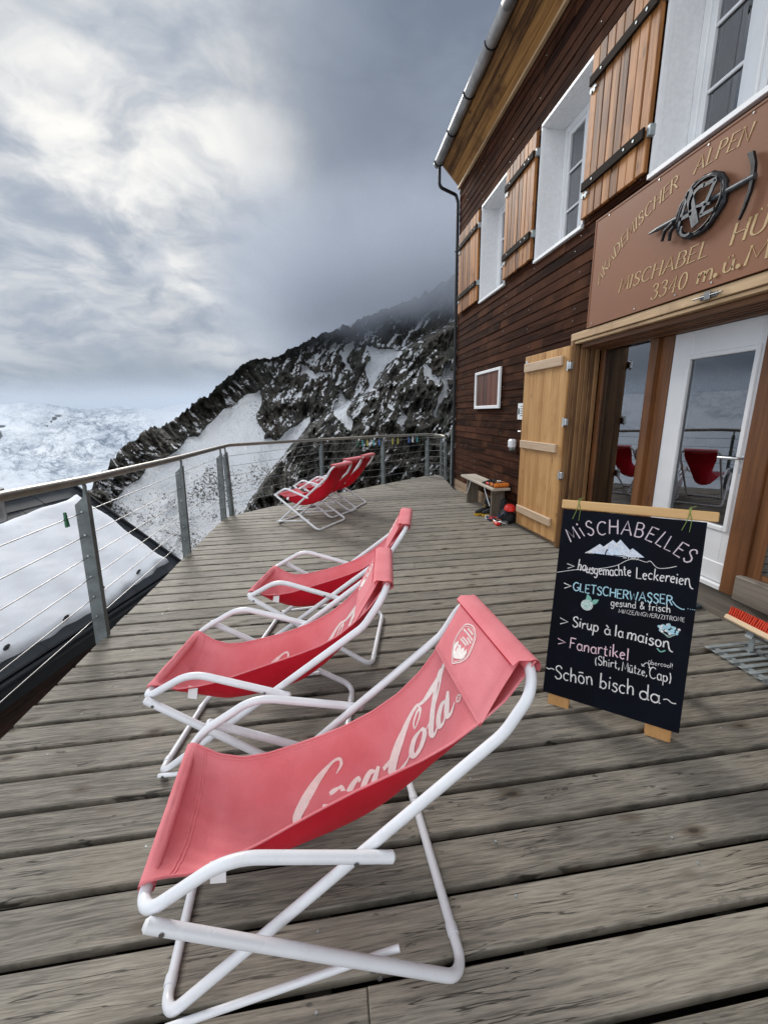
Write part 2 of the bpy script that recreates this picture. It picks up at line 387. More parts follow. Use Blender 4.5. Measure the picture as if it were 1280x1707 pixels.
M = dict(
    deck=deck_mat(),
    joist=wood('joist_wood', (.008, .006, .005), (.025, .020, .015), 1, .8),  # colour darkened to near black so the deck gaps look deeply shaded
    siding=wood('stained_siding', (.0090, .0032, .0020), (.060, .0225, .0122), 1, .9, 1.3, .75, ((.115, .046, .022), .6), .6, .65, 1.35, .06),
    plinth=wood('bare_siding', (.14, .085, .05), (.36, .25, .16), 1, .75, .9, .4, None, .3, .5),
    soffit=wood('soffit_boards', (.060, .025, .008), (.36, .180, .056), 1, .65, .9, .8, ((.05, .018, .007), .9), .35, .7, 1.2, .15),
    shutter=wood('shutter_boards', (.062, .020, .007), (.44, .190, .062), 2, .55, 1.1, .6, ((.085, .026, .010), .75), .3, .8, 1.25, .2),
    strap=wood('dark_strap', (.006, .0045, .004), (.030, .020, .014), 1, .8, .9, .1, spec=.1),
    door_wood=wood('honey_door_boards', (.34, .165, .055), (.62, .365, .155), 2, .5, .8, .45, ((.30, .145, .05), .5), .12, .25, 1.1, .2),
    batten=wood('pale_batten', (.42, .29, .18), (.62, .47, .33), 1, .6, .8, .2, None, .2, .2),
    trim=wood('tan_trim', (.30, .17, .08), (.60, .42, .24), 1, .6, .8, .3, ((.16, .08, .04), .6), .25, .4),
    trim_v=wood('reveal_boards', (.085, .036, .014), (.34, .185, .08), 2, .55, .8, .3, ((.05, .02, .01), .6), .25, .6),
    frame=wood('brown_frame', (.085, .030, .010), (.27, .115, .042), 2, .45, .6, .45, ((.05, .02, .01), .5), .15, .3),
    frame_h=wood('brown_head', (.075, .027, .010), (.24, .105, .04), 1, .45, .6, .45, None, .15, .3),
    gray=wood('gray_beam', (.10, .085, .07), (.26, .225, .185), 1, .75, .9, .4, ((.05, .042, .035), .6), .35, .3),
    bench=wood('bench_wood', (.33, .28, .22), (.58, .52, .44), 1, .7, .8, .2, None, .2, .2),
    bench_leg=wood('bench_leg_wood', (.07, .055, .042), (.22, .18, .14), 2, .75, .8, .3),
    lath=wood('pale_lath', (.58, .34, .13), (.78, .53, .26), 0, .45, .6, .2, None, .1, .2),
    lath_y=wood('brush_board', (.62, .44, .25), (.80, .62, .42), 1, .5, .6, .1, None, .1, .2),
    foot=wood('foot_block', (.42, .20, .065), (.60, .34, .13), 2, .5, .6, .2, None, .12, .2),
    white=plain('white_paint', (.80, .81, .82), .45, 0, .04, 3, .0),
    reveal=plain('white_reveal', (.78, .79, .80), .6, 0, .05, 30, .25, 240),
    powder=plain('white_powder_coat', (.74, .755, .79), .28, 0, .03, 5, 0, 100, ((.45, .42, .40), .22, 9.0)),
    plug=plain('white_plug', (.72, .72, .73), .5),
    bolt=plain('steel_bolt', (.25, .25, .25), .35, .9),
    steel=plain('galvanised_steel', (.15, .17, .17), .6, .3, .3, 9, .15, 60),
    stainless=plain('stainless_rail', (.33, .305, .265), .42, .85, .15, 14),
    cable=plain('steel_cable', (.33, .33, .33), .38, .9, .2, 40),
    gutter=plain('zinc_gutter', (.34, .335, .33), .42, .75, .2, 5),
    black=plain('black_metal', (.012, .012, .014), .4, .3, .3, 8),
    iron=plain('wrought_iron', (.030, .031, .034), .42, .7, .3, 25, .4, 40),
    iron2=plain('brushed_iron', (.095, .102, .110), .45, .75, .3, 25, .4, 40),
    sign=plain('sign_panel', (.255, .120, .070), .55, 0, .08, 1.3, .05, 30, None, .15),
    gold=plain('gold_letters', (.50, .350, .165), .55, 0, .12, 20),
    board=plain('chalkboard', (.0028, .0038, .009), .7, 0, .35, 3.5, .05, 90, ((.007, .009, .016), .5, 7.0), .12),
    chalk=plain('white_chalk', (.80, .78, .78), .95, 0, .2, 160, .4, 500),
    chalk_pink=plain('pink_chalk', (.86, .62, .70), .95, 0, .15, 160, .4, 500),
    chalk_lilac=plain('lilac_chalk', (.66, .56, .62), .95, 0, .15, 160, .4, 500),
    chalk_blue=plain('blue_chalk', (.42, .68, .78), .95, 0, .15, 160, .4, 500),
    chalk_ice=plain('ice_chalk', (.62, .72, .92), .95, 0, .2, 90, .4, 300),
    chalk_green=plain('green_chalk', (.22, .50, .42), .95, 0, .15, 160, .4, 500),
    chalk_mint=plain('mint_chalk', (.45, .62, .58), .95, 0, .25, 120, .4, 300),
    twine=plain('green_twine', (.20, .29, .07), .8),
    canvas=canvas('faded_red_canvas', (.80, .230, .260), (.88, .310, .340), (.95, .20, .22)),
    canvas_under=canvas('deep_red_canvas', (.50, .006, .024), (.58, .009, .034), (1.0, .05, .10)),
    print=plain('white_print', (.80, .74, .70), .85, 0, .06, 60),
    tagm=plain('care_tag', (.74, .73, .74), .8),
    snow_r=plain('roof_snow', (.84, .87, .92), .8, 0, .05, 1.2, 1.0, 34, ((.70, .74, .80), .5, 2.4)),
    tile=plain('slate_tile', (.022, .027, .033), .5, 0, .35, 6, .2, 60),
    slab=plain('dark_fascia', (.008, .010, .013), .5, .2, .3, 6),
    brown=wood('lower_wall_boards', (.018, .008, .005), (.075, .032, .018), 1, .7, .9, .4),
    bristle=plain('red_bristles', (.62, .045, .012), .5, 0, .25, 60),
    zinc=plain('zinc_bars', (.36, .40, .41), .5, .5, .2, 14, .15, 80),
    rubber=plain('dark_grate', (.03, .045, .055), .6),
    orange=plain('orange_fabric', (.62, .17, .015), .75, 0, .2, 30, .5, 90),
    red=plain('red_fabric', (.62, .018, .010), .55, 0, .2, 30, .3, 90),
    blackf=plain('black_fabric', (.010, .010, .012), .8, 0, .4, 30, .6, 80),
    yellow=plain('yellow_rubber', (.55, .33, .015), .6, 0, .2, 30),
    navy=plain('navy_fabric', (.012, .020, .060), .75, 0, .3, 30),
    silver=plain('bright_steel', (.60, .61, .62), .3, .85, .2, 20),
    plastic=plain('white_plastic', (.74, .75, .78), .35),
    paper=plain('paper', (.75, .76, .78), .8),
    ink=plain('printed_ink', (.10, .13, .12), .8),
    hatch=wood('hatch_boards', (.030, .008, .004), (.150, .042, .018), 2, .5, .9, .4, ((.20, .075, .03), .4), .2, .5),
    table=wood('inside_table', (.42, .22, .07), (.64, .40, .16), 1, .4, .6, .3),
    inside=plain('inside_plaster', (.13, .095, .07), .85),
    curtain=plain('curtain', (.42, .43, .47), .9),
    g_peg=plain('green_peg', (.015, .12, .05), .5), b_peg=plain('blue_peg', (.06, .16, .45), .5),
    y_peg=plain('yellow_peg', (.42, .40, .06), .5), c_peg=plain('teal_peg', (.06, .32, .34), .5),
    glass=glass_mat('window_glass'),
)

# ================================================================== DECK
GAP, PITCH = .025, .1671
def deck_x(y):
    L = [(-9, -1.665), (6.12, -1.63), (6.64, -1.127), (8.392, 1.081), (9.271, 2.231), (9.36, 2.40)]
    Rr = [(-9, 2.99), (7.40, 2.99), (7.41, 2.33), (8.65, 2.51), (9.30, 2.60)]
    return float(np.interp(y, [a for a, b in L], [b for a, b in L])), float(np.interp(y, [a for a, b in Rr], [b for a, b in Rr]))
def build_deck():
    mb = MB(); rng = random.Random(3)
    for k in range(-28, 52):
        y0 = .9213+PITCH*k+GAP/2; y1 = y0+PITCH-GAP
        if y1 > 9.34: break
        (a0, b0), (a1, b1) = deck_x(y0), deck_x(y1)
        e = rng.uniform(-.006, .006); a0 += e; a1 += e
        cuts = [0, 1]
        if rng.random() < .12 and y1 < 7: cuts = [0, rng.choice((.36, .52, .68, .81)), 1]
        for c0, c1 in zip(cuts, cuts[1:]):
            dz = rng.uniform(-.0018, .0018); g = .002 if c1 < 1 else 0
            xa0, xb0 = a0+(b0-a0)*c0, a0+(b0-a0)*c1-g
            xa1, xb1 = a1+(b1-a1)*c0, a1+(b1-a1)*c1-g
            v = .004; zt, zb = dz, -.034
            V = [(xa0, y0, zb), (xb0, y0, zb), (xb1, y1, zb), (xa1, y1, zb),
                 (xa0, y0, zt-v), (xb0, y0, zt-v), (xb1, y1, zt-v), (xa1, y1, zt-v),
                 (xa0+v, y0+v, zt), (xb0-v, y0+v, zt), (xb1-v, y1-v, zt), (xa1+v, y1-v, zt)]
            F = [(0, 3, 2, 1), (8, 9, 10, 11)]
            for i in range(4):
                j = (i+1) % 4; F += [(i, j, 4+j, 4+i), (4+i, 4+j, 8+j, 8+i)]
            mb.add(V, F)
    deck = tag(mb.build('deck', M['deck']), kind='structure')
    jb = MB()
    x = -1.35
    while x < 2.9:
        jb.box(x-.035, x+.035, -4, 6.4 if x < -1 else (7.0 if x < 0 else 8.2), -.20, -.038); x += .62
    jb.box(-1.63, 2.95, -4, 6.0, -.26, -.205)  # unseen flat sheet added below the joists to keep the board gaps dark
    fs = [(-1.655, -4), (-1.655, 6.12), (-1.115, 6.64), (1.09, 8.38), (2.24, 9.26)]
    for (xa, ya), (xb, yb) in zip(fs, fs[1:]):
        d = Vector((xb-xa, yb-ya, 0)); l = d.length; d.normalize(); n = Vector((-d.y, d.x, 0))
        c = Vector(((xa+xb)/2, (ya+yb)/2, -.13))-n*.03
        jb.obox(c, d, n, (0, 0, 1), l/2, .018, .092)
    jb.build('deck_frame', M['joist'], deck)
    sb = MB()
    for k in range(-3, 26):
        for xx in (-1.35, -.73, -.11, .51, 1.13, 1.75, 2.37):
            y = .9213+PITCH*k+PITCH/2
            a, b = deck_x(y)
            if a+.05 < xx < b-.05 and rng.random() < .55:
                sb.disc((xx+rng.uniform(-.01, .01), y+rng.choice((-.04, .04)), -.0015), (0, 0, 1), .0038, .0036, 8)
    tag(sb.build('deck_screws', M['zinc'], deck), kind='stuff')
build_deck()

# ================================================================== HUT
WX = 2.42; HY = 7.70
hut = empty('mountain_hut', (WX, 4.0, 0), 0, 'two-storey alpine hut with dark stained board walls, white windows and wooden shutters', 'building')
WIN = [(5.65, 6.57), (3.94, 4.84), (2.22, 3.14)]
WZ0, WZ1 = 3.115, 4.37
def build_walls():
    ops = [(a, b, WZ0, WZ1) for a, b in WIN]+[(.5, 1.42, WZ0, WZ1), (.15, 3.93, -1, 2.15)]
    rng = random.Random(11)
    mb = MB(); row = .1035; z = -.02
    while z < 5.19:
        zt = min(z+row, 5.20)
        zs = sorted({z, zt, *[e for o in ops for e in o[2:] if z < e < zt]})
        for za, zb in zip(zs, zs[1:]):
            zm = (za+zb)/2
            if zb-za < .008: continue
            iv = [(-4.0, HY)]
            for o in ops:
                if o[2] < zm < o[3]:
                    nv = []
                    for a, b in iv:
                        if o[1] <= a or o[0] >= b: nv.append((a, b)); continue
                        if a < o[0]: nv.append((a, o[0]))
                        if b > o[1]: nv.append((o[1], b))
                    iv = nv
            for a, b in iv:
                y = b
                while y > a+.01:
                    l = rng.uniform(1.3, 3.8); ya = max(a, y-l)
                    if ya-a < .4: ya = a
                    j = rng.uniform(-.0025, .0025)
                    x0, x1 = WX-.007+j, WX+.001+j
                    top = zb-(.003 if zb == zt else 0)
                    V = [(x0, ya+.001, za), (x0, y-.001, za), (x1, y-.001, top), (x1, ya+.001, top),
                         (WX+.04, ya+.001, za), (WX+.04, y-.001, za), (WX+.04, y-.001, top), (WX+.04, ya+.001, top)]
                    mb.add(V, [(0, 1, 2, 3), (4, 7, 6, 5), (0, 4, 5, 1), (3, 2, 6, 7), (0, 3, 7, 4), (1, 5, 6, 2)], 1 if zm < .18 else 0)
                    y = ya
        z = zt
    mb.build('wall', [M['siding'], M['plinth']], hut, True)
    nb = MB()                                                # nail heads in the boards
    z = -.02+row*.5
    while z < 5.1:
        for y in (7.3, 6.62, 5.6, 4.88, 3.98, 3.2, 1.8):
            yy = y+rng.uniform(-.06, .06)
            if any(o[2]-.03 < z < o[3]+.03 and o[0]-.03 < yy < o[1]+.03 for o in ops) or rng.random() < .45: continue
            nb.disc((WX-.006, yy, z), (-1, 0, 0), .0048, .004, 6)
        z += row
    tag(nb.build('nails', M['zinc'], hut, True), kind='stuff')
    # gable end, back wall, inner shell
    g = MB(); z = -3.5
    while z < 5.2:
        g.box(WX+.04, 9, HY-.04, HY-.012, z, z+.097); z += .1035
    g.build('gable_wall', M['siding'], hut, True)
    s = MB()
    s.box(8.9, 9, -4, HY-.05, -3, 5.3); s.box(WX+.05, 9, -4, -3.9, -3, 5.3); s.box(WX+.06, 8.9, -3.9, HY-.06, 2.55, 2.70)
    s.box(WX+.45, 8.9, -3.9, HY-.06, -.05, .12); s.box(WX+.06, 8.9, 4.6, 4.7, .12, 2.55); s.box(WX+.06, 8.9, HY-.12, HY-.05, -3, 5.2)
    s.box(WX+.06, 8.9, -3.9, HY-.12, 5.0, 5.05)
    s.box(WX+.06, WX+.10, 3.99, HY-.12, 0, 2.55); s.box(WX+.3, WX+.34, -3.9, .1, 0, 2.55)
    s.build('inner_shell', M['inside'], hut, True)
    # boxed eave, roof and trim
    e = MB(); n = 4
    for i in range(n):
        a, b = i/n, (i+1)/n-.02
        P = lambda f, h: Vector((WX-.012-.30*f, 0, 5.165+.30*f+h))
        for (y0, y1) in ((-4, 1.2), (1.2, 4.3), (4.3, 7.70)):
            yy0, yy1 = y0+.002+random.uniform(0, .0), y1-.002
            q = [P(a, 0), P(b, 0), P(b, .03), P(a, .03)]
            V = [(p.x, yy0, p.z) for p in q]+[(p.x, yy1, p.z) for p in q]
            e.add(V, [(0, 1, 2, 3), (4, 7, 6, 5), (0, 4, 5, 1), (1, 5, 6, 2), (2, 6, 7, 3), (3, 7, 4, 0)])
    e.build('soffit', M['soffit'], hut, True)
    t = MB(); t.box(WX-.05, WX-.012, -4, 7.705, 5.125, 5.16)
    t.obox((WX-.162, 7.712, 5.33), (-1, 0, 1), (0, 1, 0), (1, 0, 1), .215, .010, .012)
    t.build('eave_trim', M['trim'], hut, True)
    r = MB()
    r.add([(2.02, -4.1, 5.52), (2.02, 7.82, 5.52), (5.9, 7.82, 8.6), (5.9, -4.1, 8.6), (9.7, 7.82, 5.5), (9.7, -4.1, 5.5)]
          + [(2.02, -4.1, 5.47), (2.02, 7.82, 5.47), (5.9, 7.82, 8.5), (5.9, -4.1, 8.5), (9.7, 7.82, 5.4), (9.7, -4.1, 5.4)],
          [(0, 1, 2, 3), (3, 2, 4, 5), (6, 9, 8, 7), (9, 11, 10, 8), (0, 6, 7, 1), (4, 10, 11, 5), (1, 7, 8, 2), (2, 8, 10, 4), (0, 3, 9, 6), (3, 5, 11, 9)])
    r.build('roof', M['tile'], hut, True)
    # gutter: an open half-round trough
    gx, gz, gr = 2.035, 5.500, .072
    g = MB(); seg = 10
    for (y0, y1) in ((-4, -1), (-1, 2), (2, 5), (5, 7.74)):
        V = []
        for y in (y0+.003, y1):
            for rr in (gr, gr-.006):
                for i in range(seg+1):
                    a = math.pi+math.pi*i/seg; V.append((gx+rr*math.cos(a), y, gz+rr*math.sin(a)))
        m = seg+1; F = []
        for i in range(seg):
            F += [(i, i+1, 2*m+i+1, 2*m+i), (m+i, 3*m+i, 3*m+i+1, m+i+1), (i, m+i, m+i+1, i+1), (2*m+i, 2*m+i+1, 3*m+i+1, 3*m+i)]
        F += [(0, 2*m, 3*m, m), (seg, m+seg, 3*m+seg, 2*m+seg)]
        g.add(V, F, 0, True)
    go = g.build('gutter', M['gutter'], hut, True)
    y = 7.66
    while y > -3.5:
        b = MB(); b.tube([(gx+(gr+.006)*math.cos(math.pi+math.pi*i/10), y, gz+(gr+.006)*math.sin(math.pi+math.pi*i/10)) for i in range(11)], .0095, 6)
        b.build('gutter_bracket', M['black'], go, True); y -= .74
    d = MB()
    d.tube(fillet([(gx+.01, 7.66, gz-gr+.01), (gx+.015, 7.68, 5.14), (2.36, 7.735, 5.06), (2.395, 7.735, 4.95), (2.395, 7.735, .02)], [0, .09, .06, .05, 0], 8), .026, 12)
    for zz in (4.2, 2.5, .9): d.tube([(2.355, 7.735, zz), (2.43, 7.735, zz)], .012, 6)
    d.build('downpipe', M['black'], hut, True)
build_walls()

def build_window(y0, y1, curtain):
    f = MB(); X0 = WX-.034                                   # white metal surround
    f.box(X0, WX+.02, y0-.004, y1+.004, WZ0-.034, WZ0, 0, .003)
    f.box(WX-.024, WX+.02, y0-.002, y1+.002, WZ1-.002, WZ1+.030, 0, .003)
    f.box(WX-.022, WX+.02, y1-.016, y1+.004, WZ0, WZ1-.003, 0, .002)
    f.box(WX-.022, WX+.02, y0-.004, y0+.016, WZ0, WZ1-.003, 0, .002)
    # deep plastered reveal
    f.box(WX+.02, WX+.27, y1-.012, y1+.02, WZ0, WZ1, 1); f.box(WX+.02, WX+.27, y0-.02, y0+.012, WZ0, WZ1, 1)
    f.box(WX+.02, WX+.27, y0+.013, y1-.013, WZ1-.012, WZ1+.02, 1); f.box(WX+.021, WX+.27, y0+.013, y1-.013, WZ0-.02, WZ0+.012, 1)
    w = f.build('window', [M['white'], M['reveal']], hut, True)
    s = MB(); xa, xb = WX+.235, WX+.295
    a, b, c, d = y0+.014, y1-.014, WZ0+.013, WZ1-.013
    ym = (a+b)/2
    s.box(xa, xb, a, a+.055, c, d, 0, .005); s.box(xa, xb, b-.055, b, c, d, 0, .005)
    s.box(xa+.002, xb, a+.055, b-.055, c, c+.055, 0, .005); s.box(xa+.002, xb, a+.055, b-.055, d-.055, d, 0, .005)
    s.box(xa-.006, xb, ym-.045, ym+.045, c+.055, d-.055, 0, .006)
    for ya, yb in ((a+.055, ym-.045), (ym+.045, b-.055)):
        s.box(xa+.012, xb-.004, ya, ya+.045, c+.055, d-.055, 0, .005); s.box(xa+.012, xb-.004, yb-.045, yb, c+.055, d-.055, 0, .005)
        s.box(xa+.014, xb-.004, ya+.045, yb-.045, c+.055, c+.10, 0, .005); s.box(xa+.014, xb-.004, ya+.045, yb-.045, d-.10, d-.055, 0, .005)
        for zz in (WZ0+.435, WZ0+.80): s.box(xa+.018, xa+.034, ya+.045, yb-.045, zz-.011, zz+.011, 0, .003)
    fr = s.build('frame', M['white'], w)
    for v in fr.data.vertices: v.co -= Vector(hut.location)
    for ya, yb in ((a+.10, ym-.09), (ym+.09, b-.10)):
        p = MB(); p.box(xa+.038, xa+.044, ya-.006, yb+.006, c+.095, d-.095)
        o = p.build('pane', M['glass'], w)
        for v in o.data.vertices: v.co -= Vector(hut.location)
    if curtain:
        k = MB(); n = 24
        V = []; 
        for i in range(n+1):
            y = a+.02+(ym-.06-a)*i/n; x = xb+.06+.018*math.sin(i*1.7)
            V += [(x, y, c+.03), (x, y, d-.03), (x+.004, y, c+.03), (x+.004, y, d-.03)]
        F = []
        for i in range(n):
            o = 4*i; F += [(o, o+4, o+5, o+1), (o+2, o+3, o+7, o+6)]
        k.add(V, F, 0, True); ko = k.build('curtain', M['curtain'], w)
        for v in ko.data.vertices: v.co -= Vector(hut.location)
for i, (a, b) in enumerate(WIN+[(.5, 1.42)]): build_window(a, b, i == 2)

def build_shutter(y0, y1, seed, hooks=True):
    rng = random.Random(seed); z0, z1 = 3.135, 4.365; xf = WX-.058; xb = WX-.022
    mb = MB(); n = 8; w = (y1-y0)/n
    for i in range(n):
        j = rng.uniform(-.003, .003)
        mb.box(xf+j, xb, y0+w*i+.002, y0+w*(i+1)-.002, z0+rng.uniform(-.003, .003), z1, 0, .006)
    mb.box(xb+.001, WX-.013, y0+.05, y0+.09, z0+.1, z1-.1); mb.box(xb+.001, WX-.013, y1-.09, y1-.05, z0+.1, z1-.1)
    s = mb.build('shutter', M['shutter'], hut, True)
    L = Vector(hut.location)
    for zz in (3.385, 4.155):
        b = MB(); b.box(xf-.026, xf-.004, y0+.015, y1-.015, zz-.036, zz+.036, 0, .004)
        o = b.build('strap', M['strap'], s)
        for v in o.data.vertices: v.co -= L
        for yy, k in ((y0+.11, .010), (y1-.17, .009), (y0+.21, .009)):
            h = MB(); h.disc((xf-.0255, yy, zz), (-1, 0, 0), k, .005, 8); h.build('strap_bolt', M['zinc'], s, True)
        h = MB(); h.box(xf-.006, WX-.012, y0-.030, y0+.002, zz-.035, zz+.035, 0, .003); h.build('hinge', M['zinc'], s, True)
        h = MB(); yy = y1-.012
        h.box(xf-.012, xf-.001, yy-.085, yy, zz-.075, zz-.058); h.box(xf-.0125, xf-.001, yy-.07, yy-.05, zz-.095, zz-.045); h.box(xf-.0125, xf-.001, yy-.025, yy-.008, zz-.09, zz-.05)
        h.build('catch', M['zinc'], s, True)
for i, (a, b) in enumerate(((6.60, 7.52), (4.865, 5.63), (3.155, 3.925), (1.45, 2.195))): build_shutter(a, b, i)

def build_entrance():
    L = Vector(hut.location)
    # tan surround in the wall plane, then boards stepping into the recess
    t = MB()
    t.box(2.388, 2.425, 3.905, 3.945, 0, 2.172, 1, .003)
    t.box(2.386, 2.425, .1, 3.945, 2.112, 2.178, 0, .004)
    t.box(2.400, 2.47, .1, 3.903, 2.082, 2.108, 0, .004)
    rng = random.Random(5); xs = [2.428, 2.475, 2.52, 2.565, 2.61, 2.655]; y = 3.932
    for i, (a, b) in enumerate(zip(xs, xs[1:])):
        y -= .010
        t.box(a, b-.003, y-.022, 3.985, .0, 2.078-.004*i, 1, .004)
    for i, (a, b) in enumerate(zip(xs, xs[1:])):
        t.box(a+.02, b-.003, .1, 3.855, 2.042-.004*i, 2.080-.006*i, 2, .004)
    t.build('entrance_surround', [M['trim'], M['trim_v'], M['frame_h']], hut, True)
    s = MB()
    s.box(2.375, 2.386, 2.40, 2.52, 2.125, 2.155, 0, .003); s.box(2.365, 2.376, 2.44, 2.48, 2.115, 2.165, 0, .003); s.tube([(2.37, 2.36, 2.14), (2.37, 2.56, 2.14)], .005, 6)
    s.build('latch', M['bolt'], hut, True)
    for bx in ((2.666, 2.778, 3.81, 3.872, .0, 2.02), (2.666, 2.797, 3.163, 3.241, .0, 2.018), (2.705, 2.797, 3.049, 3.161, .0, 2.018),
               (2.666, 2.797, 2.159, 2.302, .203, 2.018), (2.685, 2.797, 2.066, 2.157, .203, 2.018), (2.666, 2.797, .39, .536, .203, 2.018)):
        f = MB(); f.box(*bx, 0, .005); f.build('door_post', M['frame'], hut, True)
    h = MB(); h.box(2.659, 2.80, .3, 3.872, 2.019, 2.06, 0, .004); h.box(2.67, 2.76, 3.242, 3.81, .358, .40, 0, .003); h.box(2.69, 2.77, .536, 2.066, .376, .42, 0, .003)
    h.build('head_beam', M['frame_h'], hut, True)
    g = MB()
    g.box(2.632, 2.73, .3, 2.180, .200, .374, 0, .008); g.box(2.70, 2.79, .2, 3.872, -.02, .195, 0, .006); g.box(2.65, 2.73, 3.163, 3.872, .200, .357, 0, .006)
    g.box(2.682, 2.73, .3, 2.184, .178, .201, 1, .003)
    g.build('base_beam', [M['gray'], M['batten']], hut, True)
    for ya, yb, za in ((3.241, 3.81, .40), (.536, 2.066, .42)):
        p = MB(); p.box(2.688, 2.695, ya, yb, za, 2.019); p.build('entrance_window', M['glass'], hut, True)
    # white glazed door
    y0, y1, z0, z1 = 2.306, 3.045, .237, 2.016; ga, gb, gz0, gz1 = 2.390, 2.871, .644, 1.813
    d = MB(); xa, xb = 2.715, 2.758
    d.box(xa, xb, y0, ga-.002, z0, z1, 0, .004); d.box(xa, xb, gb+.002, y1, z0, z1, 0, .004)
    d.box(xa+.001, xb, ga-.002, gb+.002, z0, gz0, 0, .003); d.box(xa+.001, xb, ga-.002, gb+.002, gz1, z1, 0, .003)
    d.box(xa-.010, xa, y0+.008, y1-.008, z0+.004, z0+.145, 0, .004)
    d.box(2.676, 2.77, y0, y1, .199, .235, 0, .004)
    do = d.build('white_door', M['white'], hut, True)
    k = MB(); w = .034
    k.box(xa-.012, xa+.004, ga-w, ga, gz0-w, gz1+w, 0, .005); k.box(xa-.012, xa+.004, gb, gb+w, gz0-w, gz1+w, 0, .005)
    k.box(xa-.011, xa+.004, ga, gb, gz0-w, gz0, 0, .005); k.box(xa-.011, xa+.004, ga, gb, gz1, gz1+w, 0, .005)
    p = MB(); p.box(xa+.014, xa+.021, ga-.006, gb+.006, gz0-.006, gz1+.006)
    hd = MB(); hd.tube(fillet([(xa, 2.344, 1.131), (xa-.055, 2.344, 1.131), (xa-.055, 2.471, 1.127)], .02, 5), .0095, 10); hd.disc((xa, 2.344, 1.131), (-1, 0, 0), .024, .008, 16); hd.disc((xa, 2.344, 1.05), (-1, 0, 0), .022, .006, 16)
    for nm, q, mm in (('glazing_bead', k, 'white'), ('pane', p, 'glass'), ('handle', hd, 'silver')):
        o = q.build(nm, M[mm], do)
        for v in o.data.vertices: v.co -= L
    # honey coloured outer door folded back against the wall
    P0 = Vector((2.372, 3.925, 0)); P1 = Vector((2.335, 4.775, 0)); ax = (P1-P0); W_ = ax.length; ax.normalize(); nn = Vector((-1, 0, 0)); nn = (nn-ax*nn.dot(ax)).normalized()
    mb = MB(); n = 6; za, zb = .058, 2.075
    for i in range(n):
        a, b = W_*i/n, W_*(i+1)/n
        c = P0+ax*((a+b)/2)-nn*.018+Vector((0, 0, (za+zb)/2))
        mb.obox(c, ax, nn, (0, 0, 1), (b-a)/2-.0008, .018, (zb-za)/2, 0, .003)
    od = mb.build('outer_door', M['door_wood'], hut, True)
    for zc, hh in ((1.945, .048), (1.07, .046), (.262, .046)):
        q = MB(); q.obox(P0+ax*(W_*.5+.02)+nn*.0165+Vector((0, 0, zc)), ax, nn, (0, 0, 1), W_/2-.055, .016, hh, 0, .006)
        o = q.build('batten', M['batten'], od)
        for v in o.data.vertices: v.co -= L
    for zc in (1.885, 1.345, .80):
        q = MB(); q.box(2.352, 2.386, 3.868, 3.93, zc-.035, zc+.035, 0, .005); q.tube([(2.35, 3.905, zc-.045), (2.35, 3.905, zc+.045)], .010, 8)
        o = q.build('hinge', M['silver'], od)
        for v in o.data.vertices: v.co -= L
    q = MB(); c = P0+ax*(W_-.05)+Vector((0, 0, 1.97)); q.obox(c+nn*.004, ax, nn, (0, 0, 1), .022, .004, .055, 0, .002)
    c = P0+ax*(W_+.005)+Vector((0, 0, 1.215)); q.tube([c, c+ax*.05+nn*.01], .010, 8)
    o = q.build('bolt', M['silver'], od)
    for v in o.data.vertices: v.co -= L
    # small hatch with white frame
    q = MB(); y0, y1, z0, z1 = 5.60, 6.585, 1.502, 2.062
    q.box(WX-.045, WX-.013, y0, y0+.05, z0, z1, 0, .004); q.box(WX-.045, WX-.013, y1-.05, y1, z0, z1, 0, .004)
    q.box(WX-.044, WX-.013, y0+.05, y1-.05, z0, z0+.045, 0, .004); q.box(WX-.044, WX-.013, y0+.05, y1-.05, z1-.04, z1, 0, .004)
    ho = q.build('hatch_frame', M['white'], hut, True)
    q = MB()
    for i in range(6): q.box(WX-.026+.002*(i % 2), WX-.012, y0+.052+i*.147, y0+.050+(i+1)*.147, z0+.046, z1-.041, 0, .003)
    o = q.build('hatch_panel', M['hatch'], ho)
    for v in o.data.vertices: v.co -= L
build_entrance()

